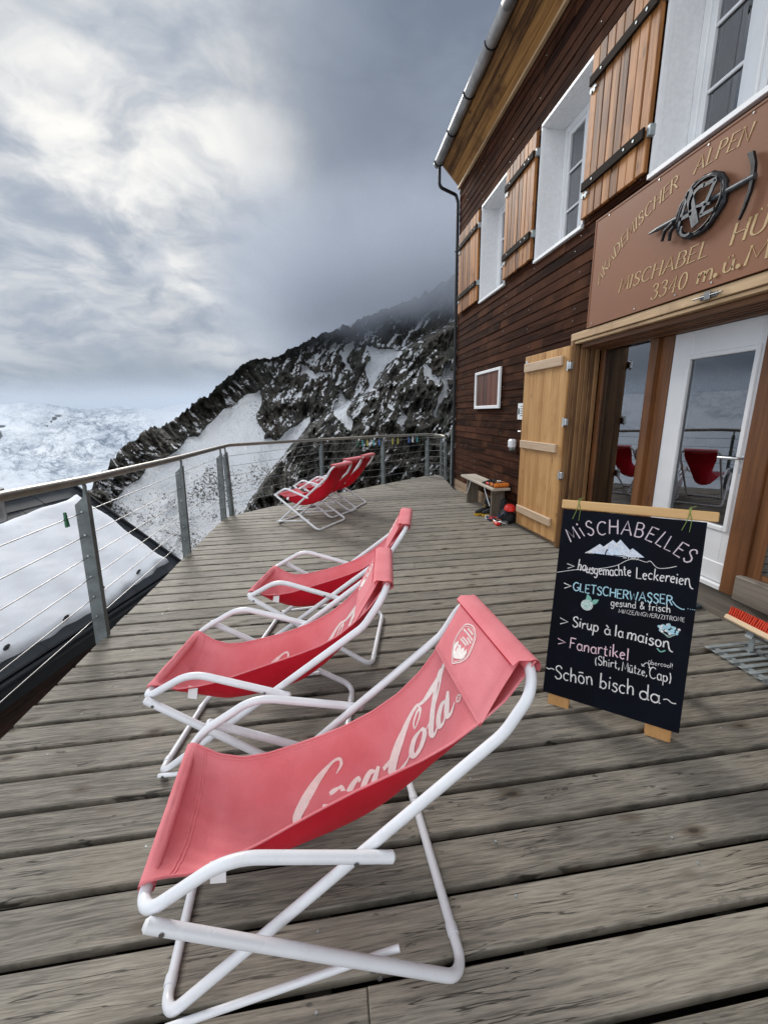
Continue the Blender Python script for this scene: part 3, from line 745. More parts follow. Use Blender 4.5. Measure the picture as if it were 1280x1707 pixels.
# ================================================================== LETTERING (stroke alphabet, cap height 1)
def G(w, *st): return (w, st)
def arc(cx, cy, rx, ry, a0, a1, n=14): return [(cx+rx*math.cos(R(a0+(a1-a0)*i/n)), cy+ry*math.sin(R(a0+(a1-a0)*i/n))) for i in range(n+1)]
X_ = .56
FONT = {
 'A': G(.78, [(0, 0), (.39, 1), (.78, 0)], [(.14, .36), (.64, .36)]),
 'B': G(.62, [(.04, 0), (.04, 1)], [(.04, 1), (.3, 1)]+arc(.33, .77, .23, .23, 90, -90, 8)+[(.04, .54)], [(.3, .54)]+arc(.34, .27, .27, .27, 90, -90, 8)+[(.04, 0)]),
 'C': G(.74, arc(.42, .5, .40, .5, 48, 312, 18)),
 'D': G(.74, [(.04, 0), (.04, 1)], [(.04, 1), (.28, 1)]+arc(.30, .5, .42, .5, 90, -90, 12)+[(.04, 0)]),
 'E': G(.58, [(.56, 1), (.04, 1), (.04, 0), (.58, 0)], [(.04, .52), (.46, .52)]),
 'F': G(.56, [(.56, 1), (.06, 1)], [(.08, 1.02), (.04, 0)], [(.06, .52), (.44, .55)]),
 'G': G(.76, arc(.42, .5, .40, .5, 48, 340, 18)+[(.80, .42), (.5, .42)]),
 'H': G(.72, [(.04, 0), (.04, 1)], [(.68, 0), (.68, 1)], [(.04, .52), (.68, .52)]),
 'I': G(.14, [(.07, 0), (.07, 1)]),
 'i_': G(.30, [(.22, .0), (.10, .72)], [(.0, 1.0), (.06, 1.08), (.10, .98), (.02, .97), (.0, 1.03)]),
 'K': G(.66, [(.04, 0), (.04, 1)], [(.62, 1), (.05, .45)], [(.22, .6), (.66, 0)]),
 'L': G(.54, [(.04, 1), (.04, 0), (.54, 0)]),
 'M': G(.86, [(.0, 0), (.10, 1), (.43, .25), (.76, 1), (.86, 0)]),
 'N': G(.72, [(.04, 0), (.04, 1), (.68, 0), (.68, 1)]),
 'P': G(.60, [(.04, 0), (.04, 1)], [(.04, 1), (.3, 1)]+arc(.32, .75, .25, .25, 90, -90, 8)+[(.04, .5)]),
 'R': G(.64, [(.04, 0), (.04, 1)], [(.04, 1), (.3, 1)]+arc(.32, .76, .25, .24, 90, -90, 8)+[(.04, .52)], [(.28, .52), (.64, 0)]),
 'S': G(.56, catmull([(.52, .82), (.42, .97), (.24, 1), (.07, .86), (.1, .66), (.30, .53), (.48, .40), (.53, .2), (.40, .03), (.2, .0), (.03, .16)], 4)),
 'T': G(.66, [(0, 1), (.66, 1)], [(.33, 1), (.33, 0)]),
 'U': G(.70, [(.04, 1), (.04, .3)]+arc(.35, .30, .31, .30, 180, 360, 10)+[(.66, 1)]),
 'W': G(.95, [(0, 1), (.22, 0), (.47, .75), (.72, 0), (.95, 1)]),
 'X': G(.7, [(0, 0), (.7, 1)], [(0, 1), (.7, 0)]),
 'Z': G(.66, [(.04, 1), (.64, 1), (.02, 0), (.66, 0)]),
 'O': G(.80, arc(.40, .5, .38, .5, 90, 450, 20)),
 '0': G(.60, arc(.30, .5, .27, .5, 90, 450, 18)),
 '3': G(.56, catmull([(.05, .85), (.16, .98), (.34, 1), (.48, .86), (.44, .64), (.24, .55), (.46, .48), (.55, .27), (.42, .05), (.2, .0), (.02, .14)], 4)),
 '4': G(.60, [(.44, 0), (.44, 1), (.02, .3), (.60, .3)]),
 'a': G(.50, arc(.23, .28, .22, .28, 40, 400, 14), [(.44, .56), (.43, .1), (.52, 0)]),
 'b': G(.50, [(.04, 1.05), (.05, 0)], arc(.26, .26, .21, .26, 150, -190, 14)),
 'c': G(.44, arc(.25, .28, .23, .28, 45, 310, 12)),
 'd': G(.52, arc(.24, .27, .22, .27, 30, 390, 14), [(.46, 1.05), (.45, .1), (.52, .0)]),
 'e': G(.48, [(.05, .28), (.42, .36)]+arc(.25, .28, .20, .28, 20, 315, 12)),
 'f': G(.36, catmull([(.36, .98), (.25, 1.05), (.15, .9), (.14, .3), (.12, 0)], 5), [(.0, .54), (.32, .57)]),
 'g': G(.50, arc(.23, .28, .22, .28, 40, 400, 14), catmull([(.44, .56), (.44, .0), (.38, -.30), (.20, -.38), (.04, -.28)], 5)),
 'h': G(.50, [(.04, 1.05), (.04, 0)], catmull([(.04, .3), (.18, .54), (.36, .54), (.42, .36), (.42, 0)], 4)),
 'i': G(.16, [(.07, .56), (.07, 0)], [(.05, .80), (.10, .84), (.11, .77), (.05, .78)]),
 'k': G(.46, [(.04, 1.05), (.04, 0)], [(.40, .54), (.05, .24)], [(.16, .32), (.46, 0)]),
 'l': G(.16, [(.08, 1.05), (.07, .0)]),
 'm': G(.78, [(.04, .56), (.04, 0)], catmull([(.04, .3), (.16, .54), (.32, .54), (.38, .36), (.38, 0)], 4), catmull([(.38, .3), (.5, .54), (.66, .54), (.72, .36), (.72, 0)], 4)),
 'n': G(.50, [(.04, .56), (.04, 0)], catmull([(.04, .3), (.18, .54), (.36, .54), (.42, .36), (.42, 0)], 4)),
 'n~': G(.72, [(.04, .56), (.04, 0)], catmull([(.04, .3), (.18, .54), (.36, .54), (.42, .3), (.50, -.05), (.62, -.22), (.80, -.28)], 5)),
 'o': G(.50, arc(.25, .28, .22, .28, 90, 450, 14)),
 'p': G(.50, [(.04, .56), (.02, -.40)], arc(.26, .28, .21, .27, 150, -190, 14)),
 'r': G(.36, [(.04, .56), (.05, 0)], catmull([(.05, .3), (.16, .52), (.30, .56), (.36, .48)], 4)),
 's': G(.38, catmull([(.36, .46), (.26, .56), (.10, .52), (.08, .38), (.26, .29), (.36, .16), (.26, .01), (.1, .0), (.0, .10)], 4)),
 't': G(.36, catmull([(.16, .86), (.14, .3), (.18, .04), (.34, .04)], 4), [(.0, .58), (.34, .60)]),
 'u': G(.50, catmull([(.04, .56), (.04, .2), (.14, .02), (.30, .04), (.42, .24)], 4), [(.42, .56), (.43, .08), (.52, 0)]),
 'z': G(.42, [(.03, .55), (.38, .55), (.02, .0), (.42, .02)]),
 '(': G(.24, arc(.30, .36, .26, .58, 125, 235, 8)), ')': G(.24, arc(-.06, .36, .26, .58, 55, -55, 8)),
 ',': G(.16, [(.10, .08), (.08, -.04), (.0, -.20)]), '.': G(.16, [(.04, .0), (.09, .05), (.10, -.02), (.04, .0)]),
 '!': G(.16, [(.09, 1), (.07, .35)], [(.05, .0), (.09, .05), (.10, -.02)]),
 '/': G(.34, [(0, -.1), (.34, 1.05)]), '&': G(.62, catmull([(.60, .0), (.20, .62), (.22, .9), (.38, .92), (.40, .72), (.08, .32), (.12, .04), (.36, .02), (.60, .36)], 4)),
 '>': G(.62, [(0, .70), (.62, .38), (.04, .0)]),
}
def dots(dx, w): return [[(dx-.10, .80), (dx-.07, .84), (dx-.06, .78), (dx-.10, .80)], [(dx+.08, .80), (dx+.11, .84), (dx+.12, .78), (dx+.08, .80)]]
FONT['ö'] = (FONT['o'][0], FONT['o'][1]+([(.08, .76), (.26, .78), (.44, .75)],))
FONT['ü'] = (FONT['u'][0], FONT['u'][1]+([(.06, .76), (.22, .78), (.42, .75)],))
FONT['ü.'] = (FONT['u'][0], FONT['u'][1]+tuple(dots(.22, .1)))
FONT['Ü'] = (FONT['U'][0], FONT['U'][1]+([(.18, 1.16), (.22, 1.21), (.25, 1.14), (.18, 1.16)], [(.46, 1.16), (.50, 1.21), (.53, 1.14), (.46, 1.16)]))
FONT['à'] = (FONT['a'][0], FONT['a'][1]+([(.10, .92), (.30, .70)],))
SERIF = {'A': [(0, 0), (.78, 0)], 'B': [(.04, 0), (.04, 1)], 'D': [(.04, 0), (.04, 1)], 'E': [(.04, 0), (.04, 1)], 'H': [(.04, 0), (.04, 1), (.68, 0), (.68, 1)], 'I': [(.07, 0), (.07, 1)],
         'K': [(.04, 0), (.04, 1), (.62, 1), (.66, 0)], 'L': [(.04, 0), (.04, 1)], 'M': [(0, 0), (.10, 1), (.76, 1), (.86, 0)], 'N': [(.04, 0), (.04, 1), (.68, 1)], 'P': [(.04, 0), (.04, 1)], 'R': [(.04, 0), (.04, 1), (.64, 0)],
         'T': [(.33, 0)], 'U': [(.04, 1), (.66, 1)], 'Ü': [(.04, 1), (.66, 1)], '4': [(.44, 0)], 'm': [(.04, 0), (.38, 0), (.72, 0)], 'ü.': [(.04, .56), (.42, .56)]}
def split_text(s):
    out = []; i = 0
    while i < len(s):
        if s[i:i+2] in FONT and len(s[i:i+2]) == 2: out.append(s[i:i+2]); i += 2
        else: out.append(s[i]); i += 1
    return out
def text(mb, s, base, h, w, fn, h0, h1, mi=0, slant=0.0, gap=.16, jit=0.0, rng=None, serif=0.0, bold=1.0, space=.42, xs=1.0):
    """letters set along a baseline polyline, spread to fill it from end to end"""
    g = split_text(s)
    adv = [(space if c == ' ' else FONT[c][0]+gap) for c in g]; tot = sum(adv)-(gap if g[-1] != ' ' else 0)
    B = [np.array(b, float) for b in (catmull(base, 8) if len(base) > 2 else base)]
    cum = [0]
    for a, b in zip(B, B[1:]): cum.append(cum[-1]+math.hypot(*(b-a)))
    k = cum[-1]/tot; hx = k
    def at(d):
        d = min(max(d, 0), cum[-1]-1e-6); i = max(j for j in range(len(B)-1) if cum[j] <= d+1e-9)
        u = (B[i+1]-B[i])/(cum[i+1]-cum[i]); return B[i]+u*(d-cum[i]), u
    x = 0
    for c, a in zip(g, adv):
        if c != ' ':
            wd, st = FONT[c]
            _, u = at((x+wd/2)*hx); p0 = at((x+wd/2)*hx)[0]; n = np.array((-u[1], u[0]))
            dy = (rng.uniform(-1, 1)*jit if rng else 0); sc = 1+(rng.uniform(-1, 1)*jit if rng else 0)
            def P(q): return tuple(p0+u*((q[0]-wd/2)*hx+slant*q[1]*h)*1.0+n*(q[1]*sc+dy)*h)
            for poly in st:
                pts = [P(q) for q in poly]
                if len(pts) == 2: pts = [pts[0], tuple((np.array(pts[0])+np.array(pts[1]))/2), pts[1]]
                if serif:
                    ww = []
                    for i in range(len(pts)):
                        d = np.array(pts[min(i+1, len(pts)-1)])-np.array(pts[max(i-1, 0)]); l = math.hypot(*d) or 1
                        ww.append(w*(.42+.85*abs(float(d@n))/l))
                else: ww = [w*(1+(rng.uniform(-.22, .22) if rng else 0)) for _ in pts]
                ribbon(mb, pts, ww, fn, h0, h1, mi)
            if serif:
                for q in SERIF.get(c, []):
                    e = serif*h/hx if hx else .1
                    ribbon(mb, [P((q[0]-e, q[1])), P(q), P((q[0]+e, q[1]))], w*.55, fn, h0, h1*1.02, mi)
        x += a

# ================================================================== WALL SIGN
def build_wall_sign():
    sg = empty('wall_sign', (WX-.03, 2.59, 2.185), 0, 'large reddish brown name panel with gold lettering and iron emblem above the hut entrance', 'sign')
    SX = WX-.042
    p = MB(); p.box(SX, WX-.012, 1.49, 3.69, 2.186, 3.042, 0, .003)
    p.box(SX-.004, SX, 1.49, 3.69, 3.030, 3.042); p.box(SX-.004, SX, 1.49, 3.69, 2.186, 2.196); p.box(SX-.004, SX, 3.68, 3.69, 2.197, 3.029); p.box(SX-.004, SX, 1.49, 1.50, 2.197, 3.029)
    for y in (3.62, 3.1, 2.72, 2.45, 2.0, 1.55):
        p.disc((SX, y, 2.212), (-1, 0, 0), .006, .004, 8, 1); p.disc((SX, y-.1, 3.018), (-1, 0, 0), .006, .004, 8, 1)
    p.build('panel', [M['sign'], M['silver']], sg, True)
    fn = lambda u, v, h: (SX-h, -u, v)
    t = MB()
    cy, cz, rad = -2.59, 1.485, 1.425
    on = lambda a, r=rad: (cy+r*math.sin(R(a)), cz+r*math.cos(R(a)))
    text(t, 'AKADEMISCHER', [on(a) for a in (-43.6, -32, -20, -9.6)], .078, .0080, fn, 0, .003, 0, .22, .20, serif=.085)
    text(t, 'ALPEN', [on(a) for a in (-4.6, 2, 9.4)], .078, .0080, fn, 0, .003, 0, .22, .20, serif=.085)
    text(t, 'CLUB', [on(a) for a in (14.5, 20, 25.5)], .078, .0080, fn, 0, .003, 0, .22, .20, serif=.085)
    text(t, 'ZÜRICH', [on(a) for a in (30, 36, 42.5)], .078, .0080, fn, 0, .003, 0, .22, .20, serif=.085)
    text(t, 'MISCHABEL', [(-3.30, 2.381), (-2.515, 2.381)], .088, .0090, fn, 0, .003, 0, .20, .20, serif=.085)
    text(t, 'HÜTTE', [(-2.365, 2.385), (-1.88, 2.385)], .100, .0115, fn, 0, .003, 0, .20, .20, serif=.085)
    text(t, '3340', [(-2.945, 2.235), (-2.645, 2.235)], .096, .0085, fn, 0, .003, 0, .15, .20, serif=.085)
    text(t, 'm', [(-2.56, 2.235), (-2.455, 2.235)], .104, .0110, fn, 0, .003, 0, .12, .14, serif=.085)
    text(t, 'ü.', [(-2.388, 2.241), (-2.318, 2.241)], .096, .0110, fn, 0, .003, 0, .12, .14, serif=.085)
    text(t, 'M', [(-2.25, 2.243), (-2.135, 2.243)], .088, .0115, fn, 0, .003, 0, .12, .14, serif=.085)
    for c in ((-2.428, 2.245), (-2.288, 2.250)): t.disc((SX, -c[0], c[1]), (-1, 0, 0), .013, .008, 12)
    t.build('lettering', M['gold'], sg, True)
    # emblem: rope ring, monogram letters and an ice axe behind it
    e = MB(); cy, cz = 2.592, 2.678
    ring = [(SX-.022-.004*math.sin(i*.9), cy+.163*math.cos(i*2*math.pi/48), cz+.153*math.sin(i*2*math.pi/48)) for i in range(48)]
    e.tube(ring, [.0165+.003*math.sin(i*2.2) for i in range(48)], 8, closed=True)
    ring = [(SX-.034, cy+.149*math.cos(i*2*math.pi/40+.1), cz+.141*math.sin(i*2*math.pi/40)) for i in range(40)]
    e.tube(ring, .0075, 7, closed=True)
    e.tube([(SX-.05, cy+.17, cz-.02), (SX-.04, 2.84, 2.640), (SX-.03, 2.868, 2.587)], [.013, .012, .010], 7)
    e.tube([(SX-.055, cy+.15, cz-.05), (SX-.045, 2.785, 2.61), (SX-.035, 2.796, 2.562)], [.013, .012, .010], 7)
    e.build('rope_ring', M['iron'], sg, True)
    a = MB()
    a.tube([(SX-.022, 3.012, 2.687), (SX-.022, 2.93, 2.686)], [.006, .015], 10); a.tube([(SX-.022, 2.93, 2.686), (SX-.022, 2.26, 2.680)], .0165, 10)
    hd = [(2.325, 2.815), (2.292, 2.812), (2.268, 2.745), (2.262, 2.68), (2.268, 2.61), (2.290, 2.535), (2.312, 2.49), (2.314, 2.495), (2.298, 2.55), (2.284, 2.62), (2.281, 2.68), (2.288, 2.74)]
    a.prism(hd, 0, .018, lambda u, v, h: (SX-.012-h, u, v), 1)
    a.build('ice_axe', [M['iron2'], M['iron']], sg, True)
    l = MB(); fe = lambda u, v, h: (SX-.040-h, -u, v)
    def st(P, w, mi=0): ribbon(l, P, w, fe, 0, .010, mi)
    st([(-2.722, 2.60), (-2.672, 2.795)], .016); st([(-2.672, 2.797), (-2.635, 2.70), (-2.585, 2.572)], .050); st([(-2.715, 2.655), (-2.625, 2.655)], .022)
    st(arc(-2.640, 2.585, .055, .045, 150, 290, 8), .014)
    st(arc(-2.585, 2.715, .062, .066, 60, 215, 10), .020)
    st([(-2.565, 2.775), (-2.478, 2.772)], .022); st([(-2.482, 2.770), (-2.520, 2.69), (-2.556, 2.615)], .022); st([(-2.560, 2.612), (-2.468, 2.612)], .020); st([(-2.60, 2.68), (-2.50, 2.655)], .014)
    l.build('monogram', M['iron2'], sg, True)
build_wall_sign()

# ================================================================== CHALKBOARD
def build_chalkboard():
    cb = empty('chalkboard_sign', (1.023, 1.682, 0), -.676, 'black chalkboard sandwich sign with handwritten menu standing on the deck', 'sign')
    l = .216; cl, sl = math.cos(l), math.sin(l); z0 = .06; Wd, Hd = .575, .949
    F = lambda u, v, h: (u, v*sl-h*cl, z0+v*cl+h*sl)         # h = out of the board towards the viewer
    def slab(mb, u0, u1, v0, v1, h0, h1, mi=0, bev=.003):
        c = F((u0+u1)/2, (v0+v1)/2, (h0+h1)/2)
        mb.obox(c, (1, 0, 0), (0, sl, cl), (0, -cl, sl), (u1-u0)/2, (v1-v0)/2, (h1-h0)/2, mi, bev)
    b = MB(); slab(b, 0, Wd, 0, Hd, -.010, 0, 0, .0015); b.build('board', M['board'], cb)
    for u in (.028, .452):
        k = MB(); slab(k, u, u+.098, -.060, Hd-.01, -.052, -.0105); k.build('leg', M['foot'], cb)
    for u in (.04, .44):
        k = MB(); k.obox((u+.045, .385, .462), (1, 0, 0), (0, .30, -.954), (0, .954, .30), .045, .480, .012, 0, .003); k.build('leg', M['foot'], cb)
    r = MB(); slab(r, -.010, .612, Hd+.004, Hd+.048, -.040, .004, 0, .004); r.build('top_rail', M['lath'], cb)
    for u in (.058, .500):
        w = MB()
        ptsF = [(u-.012, Hd-.045, .004), (u+.004, Hd+.006, .008), (u+.012, Hd+.050, .006), (u+.016, Hd+.056, -.02), (u+.014, Hd+.046, -.045)]
        w.tube([F(*q) for q in catmull(ptsF, 5)], .0017, 6); w.tube([F(*q) for q in catmull([(u+.016, Hd-.05, .003), (u+.018, Hd+.01, .008), (u+.006, Hd+.052, .004), (u+.03, Hd+.066, -.004)], 5)], .0014, 6)
        w.build('tie', M['twine'], cb)
    rng = random.Random(21); T = MB(); w = .0041
    C = dict(white=0, lilac=1, pink=2, blue=3, ice=4, green=5, mint=6)
    def wr(s, base, h, col='white', ww=w, **k): text(T, s, base, h, ww, F, .0002, .0011, C[col], jit=k.pop('jit', .06), rng=rng, **k)
    def st(P, ww=w, col='white', smooth=True): ribbon(T, catmull(P, 5) if smooth and len(P) > 2 else P, ww, F, .0002, .0012, C[col])
    def fill(P, col, hh=.0010): T.prism(P, .0002, hh, lambda u, v, h: F(u, v, h), C[col])
    ti = [(.050, .790), (.110, .826), (.146, .840), (.197, .847), (.247, .852), (.297, .852), (.345, .848), (.390, .833), (.430, .812), (.467, .797), (.530, .763)]
    wr('Mi_SCHABELLES', ti, .066, 'lilac', .0054, gap=.22, jit=.05)
    fill([(.124, .747), (.178, .797), (.195, .786), (.231, .824), (.248, .810), (.261, .830), (.304, .786), (.314, .797), (.364, .761), (.289, .751), (.211, .750)], 'ice')
    for i in range(46):                                       # chalk hatching and the dark figure gap on the drawn peaks
        u = .135+.215*i/45; top = float(np.interp(u, [.124, .178, .195, .231, .248, .261, .304, .314, .364], [.747, .797, .786, .824, .81, .83, .786, .797, .761]))
        st([(u, top-.002), (u-.016, max(.744, top-rng.uniform(.02, .06)))], .0022, 'white', False)
    T2 = MB()
    ribbon(T2, [(.206, .750), (.208, .765), (.213, .776)], .005, F, .0013, .0018); ribbon(T2, [(.209, .772), (.216, .772)], .004, F, .0013, .0018); ribbon(T2, [(.240, .752), (.275, .756), (.30, .752)], .003, F, .0013, .0018)
    st([(.003, .626), (.09, .655), (.18, .675), (.255, .704), (.294, .734), (.327, .749), (.372, .741), (.389, .748), (.417, .723), (.452, .727), (.488, .742)], .0024)
    wr('>', [(.047, .655), (.080, .658)], .034); wr('hausgemachte', [(.094, .655), (.19, .650), (.322, .668)], .050, gap=.11, ww=.0044)
    wr('Leckereien~', [(.342, .662), (.415, .666), (.486, .664), (.552, .668)], .050, gap=.11, ww=.0044)
    wr('>', [(.043, .553), (.076, .556)], .038)
    wr('GLETSCHERWASSER', [(.085, .549), (.216, .552), (.369, .559), (.490, .566)], .042, 'blue', .0048, gap=.15)
    st([(.488, .585), (.505, .566), (.526, .556), (.536, .558)], .004, 'blue')
    for u in (.546, .555, .563, .570): st([(u, .562), (u+.003, .563)], .0025, 'blue', False)
    wr('gesund & frisch', [(.255, .512), (.355, .519), (.487, .531)], .034, 'white', .0034, gap=.14)
    wr('MINZE/INGWER/ZITRONE', [(.291, .484), (.391, .491), (.463, .495), (.542, .502)], .0185, 'white', .0019, gap=.2)
    fill([(.154+.025*math.cos(a), .490+.024*math.sin(a)) for a in np.linspace(0, 6.28, 18)[:-1]], 'mint')
    for rr in (.025, .018): st([(.154+rr*math.cos(a), .490+rr*math.sin(a)) for a in np.linspace(0, 6.28, 18)], .0022, 'white')
    fill([(.146, .513), (.150, .545), (.166, .533), (.174, .516), (.160, .510)], 'green'); fill([(.170, .508), (.182, .524), (.203, .527), (.196, .509), (.184, .498)], 'green')
    wr('>', [(.043, .370), (.080, .372)], .042); wr('Sirup', [(.101, .371), (.215, .371)], .052, gap=.14, ww=.0050); wr('à', [(.243, .369), (.268, .370)], .050, ww=.0050)
    wr('la', [(.286, .371), (.320, .372)], .050, ww=.0050, gap=.2); wr('maison~', [(.336, .367), (.419, .367), (.510, .372)], .054, gap=.14, ww=.0054)
    for i in range(38):
        a, q = rng.uniform(0, 6.28), rng.uniform(0, 1)**.5
        u, v = .490+.040*q*math.cos(a), .456+.022*q*math.sin(a)
        fill([(u+.0062*math.cos(b), v+.0062*math.sin(b)) for b in np.linspace(0, 6.28, 7)[:-1]], 'blue' if i % 5 else 'white', .0010+.00012*(i % 7))
    st([(.465, .436), (.490, .425), (.515, .434)], .003, 'mint'); st([(.478, .428), (.493, .419), (.508, .430)], .0025, 'mint'); st([(.455, .358), (.47, .346), (.487, .356)], .005, 'green')
    wr('>', [(.044, .266), (.080, .268)], .042, 'pink'); wr('Fanartikel', [(.100, .260), (.23, .264), (.353, .270)], .056, 'pink', .0048, gap=.13)
    wr('(Shirt,', [(.220, .210), (.322, .220)], .042, 'white', .0036, gap=.14); wr('Mütze,', [(.333, .213), (.432, .220)], .042, 'white', .0036, gap=.14); wr('Cap)', [(.441, .213), (.522, .218)], .050, 'white', .0038, gap=.14)
    wr('übercool!', [(.430, .276), (.522, .285)], .020, 'white', .0019, gap=.14); st([(.409, .262), (.421, .279), (.430, .280), (.440, .256)], .0032, 'white', False); st([(.405, .270), (.409, .260), (.418, .262)], .003, 'white', False); st([(.434, .262), (.440, .255), (.446, .262)], .003, 'white', False)
    wr('Schön', [(.048, .088), (.141, .091), (.222, .104)], .070, 'white', .0053, gap=.14); wr('bisch', [(.250, .107), (.318, .110), (.392, .116)], .068, 'white', .0053, gap=.13); wr('da', [(.413, .107), (.492, .112)], .068, 'white', .0056, gap=.10)
    st([(.004, .128), (.016, .124), (.029, .131), (.042, .128)], .004); st([(.503, .133), (.518, .139), (.534, .129), (.551, .130)], .004)
    T.build('chalk_writing', [M['chalk'], M['chalk_lilac'], M['chalk_pink'], M['chalk_blue'], M['chalk_ice'], M['chalk_green'], M['chalk_mint']], cb)
    T2.build('drawing_outline', M['board'], cb)
build_chalkboard()

# ================================================================== DECK CHAIRS
# side profile (s forward to the head, z up), fitted widths of the three nested tube frames
A0, AB, AT = (0.0, .0140), (.887, .694), (.980, .837)
CC, CB, CE = (.012, .407), (.219, .525), (.590, .418)
BC, BR = (.050, .426), (.772, .0148)
HEM = [(.0, .212, .426), (.02, .211, .4325), (.05, .198, .418), (.10, .182, .392), (.18, .163, .385), (.26, .148, .398), (.35, .136, .425), (.44, .127, .452), (.52, .123, .479), (.61, .127, .513), (.70, .140, .556), (.78, .158, .613), (.85, .178, .682), (.91, .194, .752), (.955, .196, .815), (.985, .196, .858)]
HALF = .212
def hem(s):
    S = [q[0] for q in HEM]
    return float(np.interp(s, S, [q[1] for q in HEM])), float(np.interp(s, S, [q[2] for q in HEM]))
_dcache = {}
def section(s):
    key = round(s, 4)
    if key in _dcache: return _dcache[key]
    h, z = hem(s); x = np.linspace(0, 1, 121)
    half = HALF+.034*math.exp(-((s-.45)/.24)**4); pw = 2.2+2.0*math.exp(-((s-.45)/.25)**2)
    def curve(D): return h*x, -D*(1-x**pw)
    def length(D):
        a, b = curve(D); return np.sum(np.hypot(np.diff(a), np.diff(b)))
    lo, hi = 0, .3
    for _ in range(30):
        m = (lo+hi)/2
        if length(m) < half: lo = m
        else: hi = m
    D = lo if h < half-.002 else .0
    a, b = curve(D); L = np.concatenate([[0], np.cumsum(np.hypot(np.diff(a), np.diff(b)))])
    _dcache[key] = (a, z+b, L/L[-1]); return _dcache[key]
def sling(s, v, lift=0.0):
    """point on the cloth, v = -1..1 across"""
    a, zz, L = section(s)
    q = min(abs(v), 1); t = float(np.interp(q, L, a))*(1 if v >= 0 else -1); z = float(np.interp(q, L, zz))
    if not lift: return Vector((s, t, z))
    e = .012
    ds = sling(min(s+e, .985), v)-sling(max(s-e, 0), v); dv = sling(s, min(v+.03, 1))-sling(s, max(v-.03, -1))
    n = ds.cross(dv).normalized()
    return Vector((s, t, z))+n*lift
S_TAB = np.linspace(0, .985, 80)
_len = [0]
for _a, _b in zip(S_TAB, S_TAB[1:]):
    ha, za = hem(_a); hb, zb = hem(_b); _len.append(_len[-1]+math.hypot(_b-_a, zb-za))
def s_of(l): return float(np.interp(l, _len, S_TAB))
def vw(P, n=7):
    c = catmull([(x, y, w) for x, y, w in P], n)
    return [(float(q[0]), float(q[1])) for q in c], [float(q[2]) for q in c]
LOGO = [  # flowing script, variable pen width: x right, y up, pen
 [(2.30, 2.20, .06), (2.52, 2.62, .16), (2.36, 3.02, .14), (1.95, 2.98, .14), (1.30, 2.35, .34), (.72, 1.45, .50), (.42, .62, .48), (.62, .10, .34), (1.10, .02, .20), (1.60, .32, .12), (1.95, .70, .06)],
 [(2.55, 1.34, .10), (2.15, 1.15, .30), (1.92, .55, .34), (2.12, .06, .22), (2.50, .18, .28), (2.82, .80, .30), (2.70, 1.28, .18), (2.50, 1.32, .10)],
 [(3.78, 1.10, .16), (3.62, 1.34, .18), (3.28, 1.06, .30), (3.08, .48, .34), (3.30, .05, .22), (3.72, .22, .10), (4.00, .55, .05)],
 [(4.62, 1.22, .10), (4.30, 1.28, .26), (4.02, .80, .32), (4.02, .20, .26), (4.30, .10, .14), (4.62, .70, .08)],
 [(4.82, 1.36, .20), (4.62, .75, .30), (4.55, .20, .28), (4.80, .05, .14), (5.08, .36, .06)],
 [(5.12, .98, .20), (5.62, 1.14, .22)],
 [(7.10, 1.75, .06), (7.36, 2.15, .10), (7.42, 2.60, .16), (7.20, 2.62, .14), (6.98, 2.15, .10), (7.06, 1.72, .06)],
 [(7.45, 2.60, .06), (7.20, 3.00, .16), (6.70, 2.75, .26), (6.15, 2.00, .44), (5.76, 1.15, .50), (5.66, .40, .42), (5.95, .02, .26), (6.45, .20, .12), (6.85, .66, .06)],
 [(7.20, 2.98, .10), (7.60, 2.88, .18), (8.20, 2.92, .34), (8.90, 3.12, .30), (9.40, 3.52, .20), (9.72, 4.05, .04)],
 [(7.42, 1.30, .10), (7.02, 1.12, .28), (6.82, .55, .32), (7.00, .06, .22), (7.38, .18, .26), (7.68, .78, .28), (7.58, 1.24, .16), (7.36, 1.28, .08)],
 [(7.70, .90, .05), (8.30, 1.50, .08), (8.90, 2.55, .12), (9.12, 3.25, .14), (8.92, 3.42, .12), (8.62, 2.70, .26), (8.28, 1.50, .34), (8.10, .50, .32), (8.26, .06, .18), (8.60, .36, .06)],
 [(9.28, 1.22, .10), (8.96, 1.28, .26), (8.68, .80, .32), (8.66, .20, .26), (8.94, .08, .14), (9.28, .70, .08)],
 [(9.48, 1.62, .16), (9.32, .95, .32), (9.22, .25, .30), (9.46, .03, .16), (9.82, .42, .05)],
]
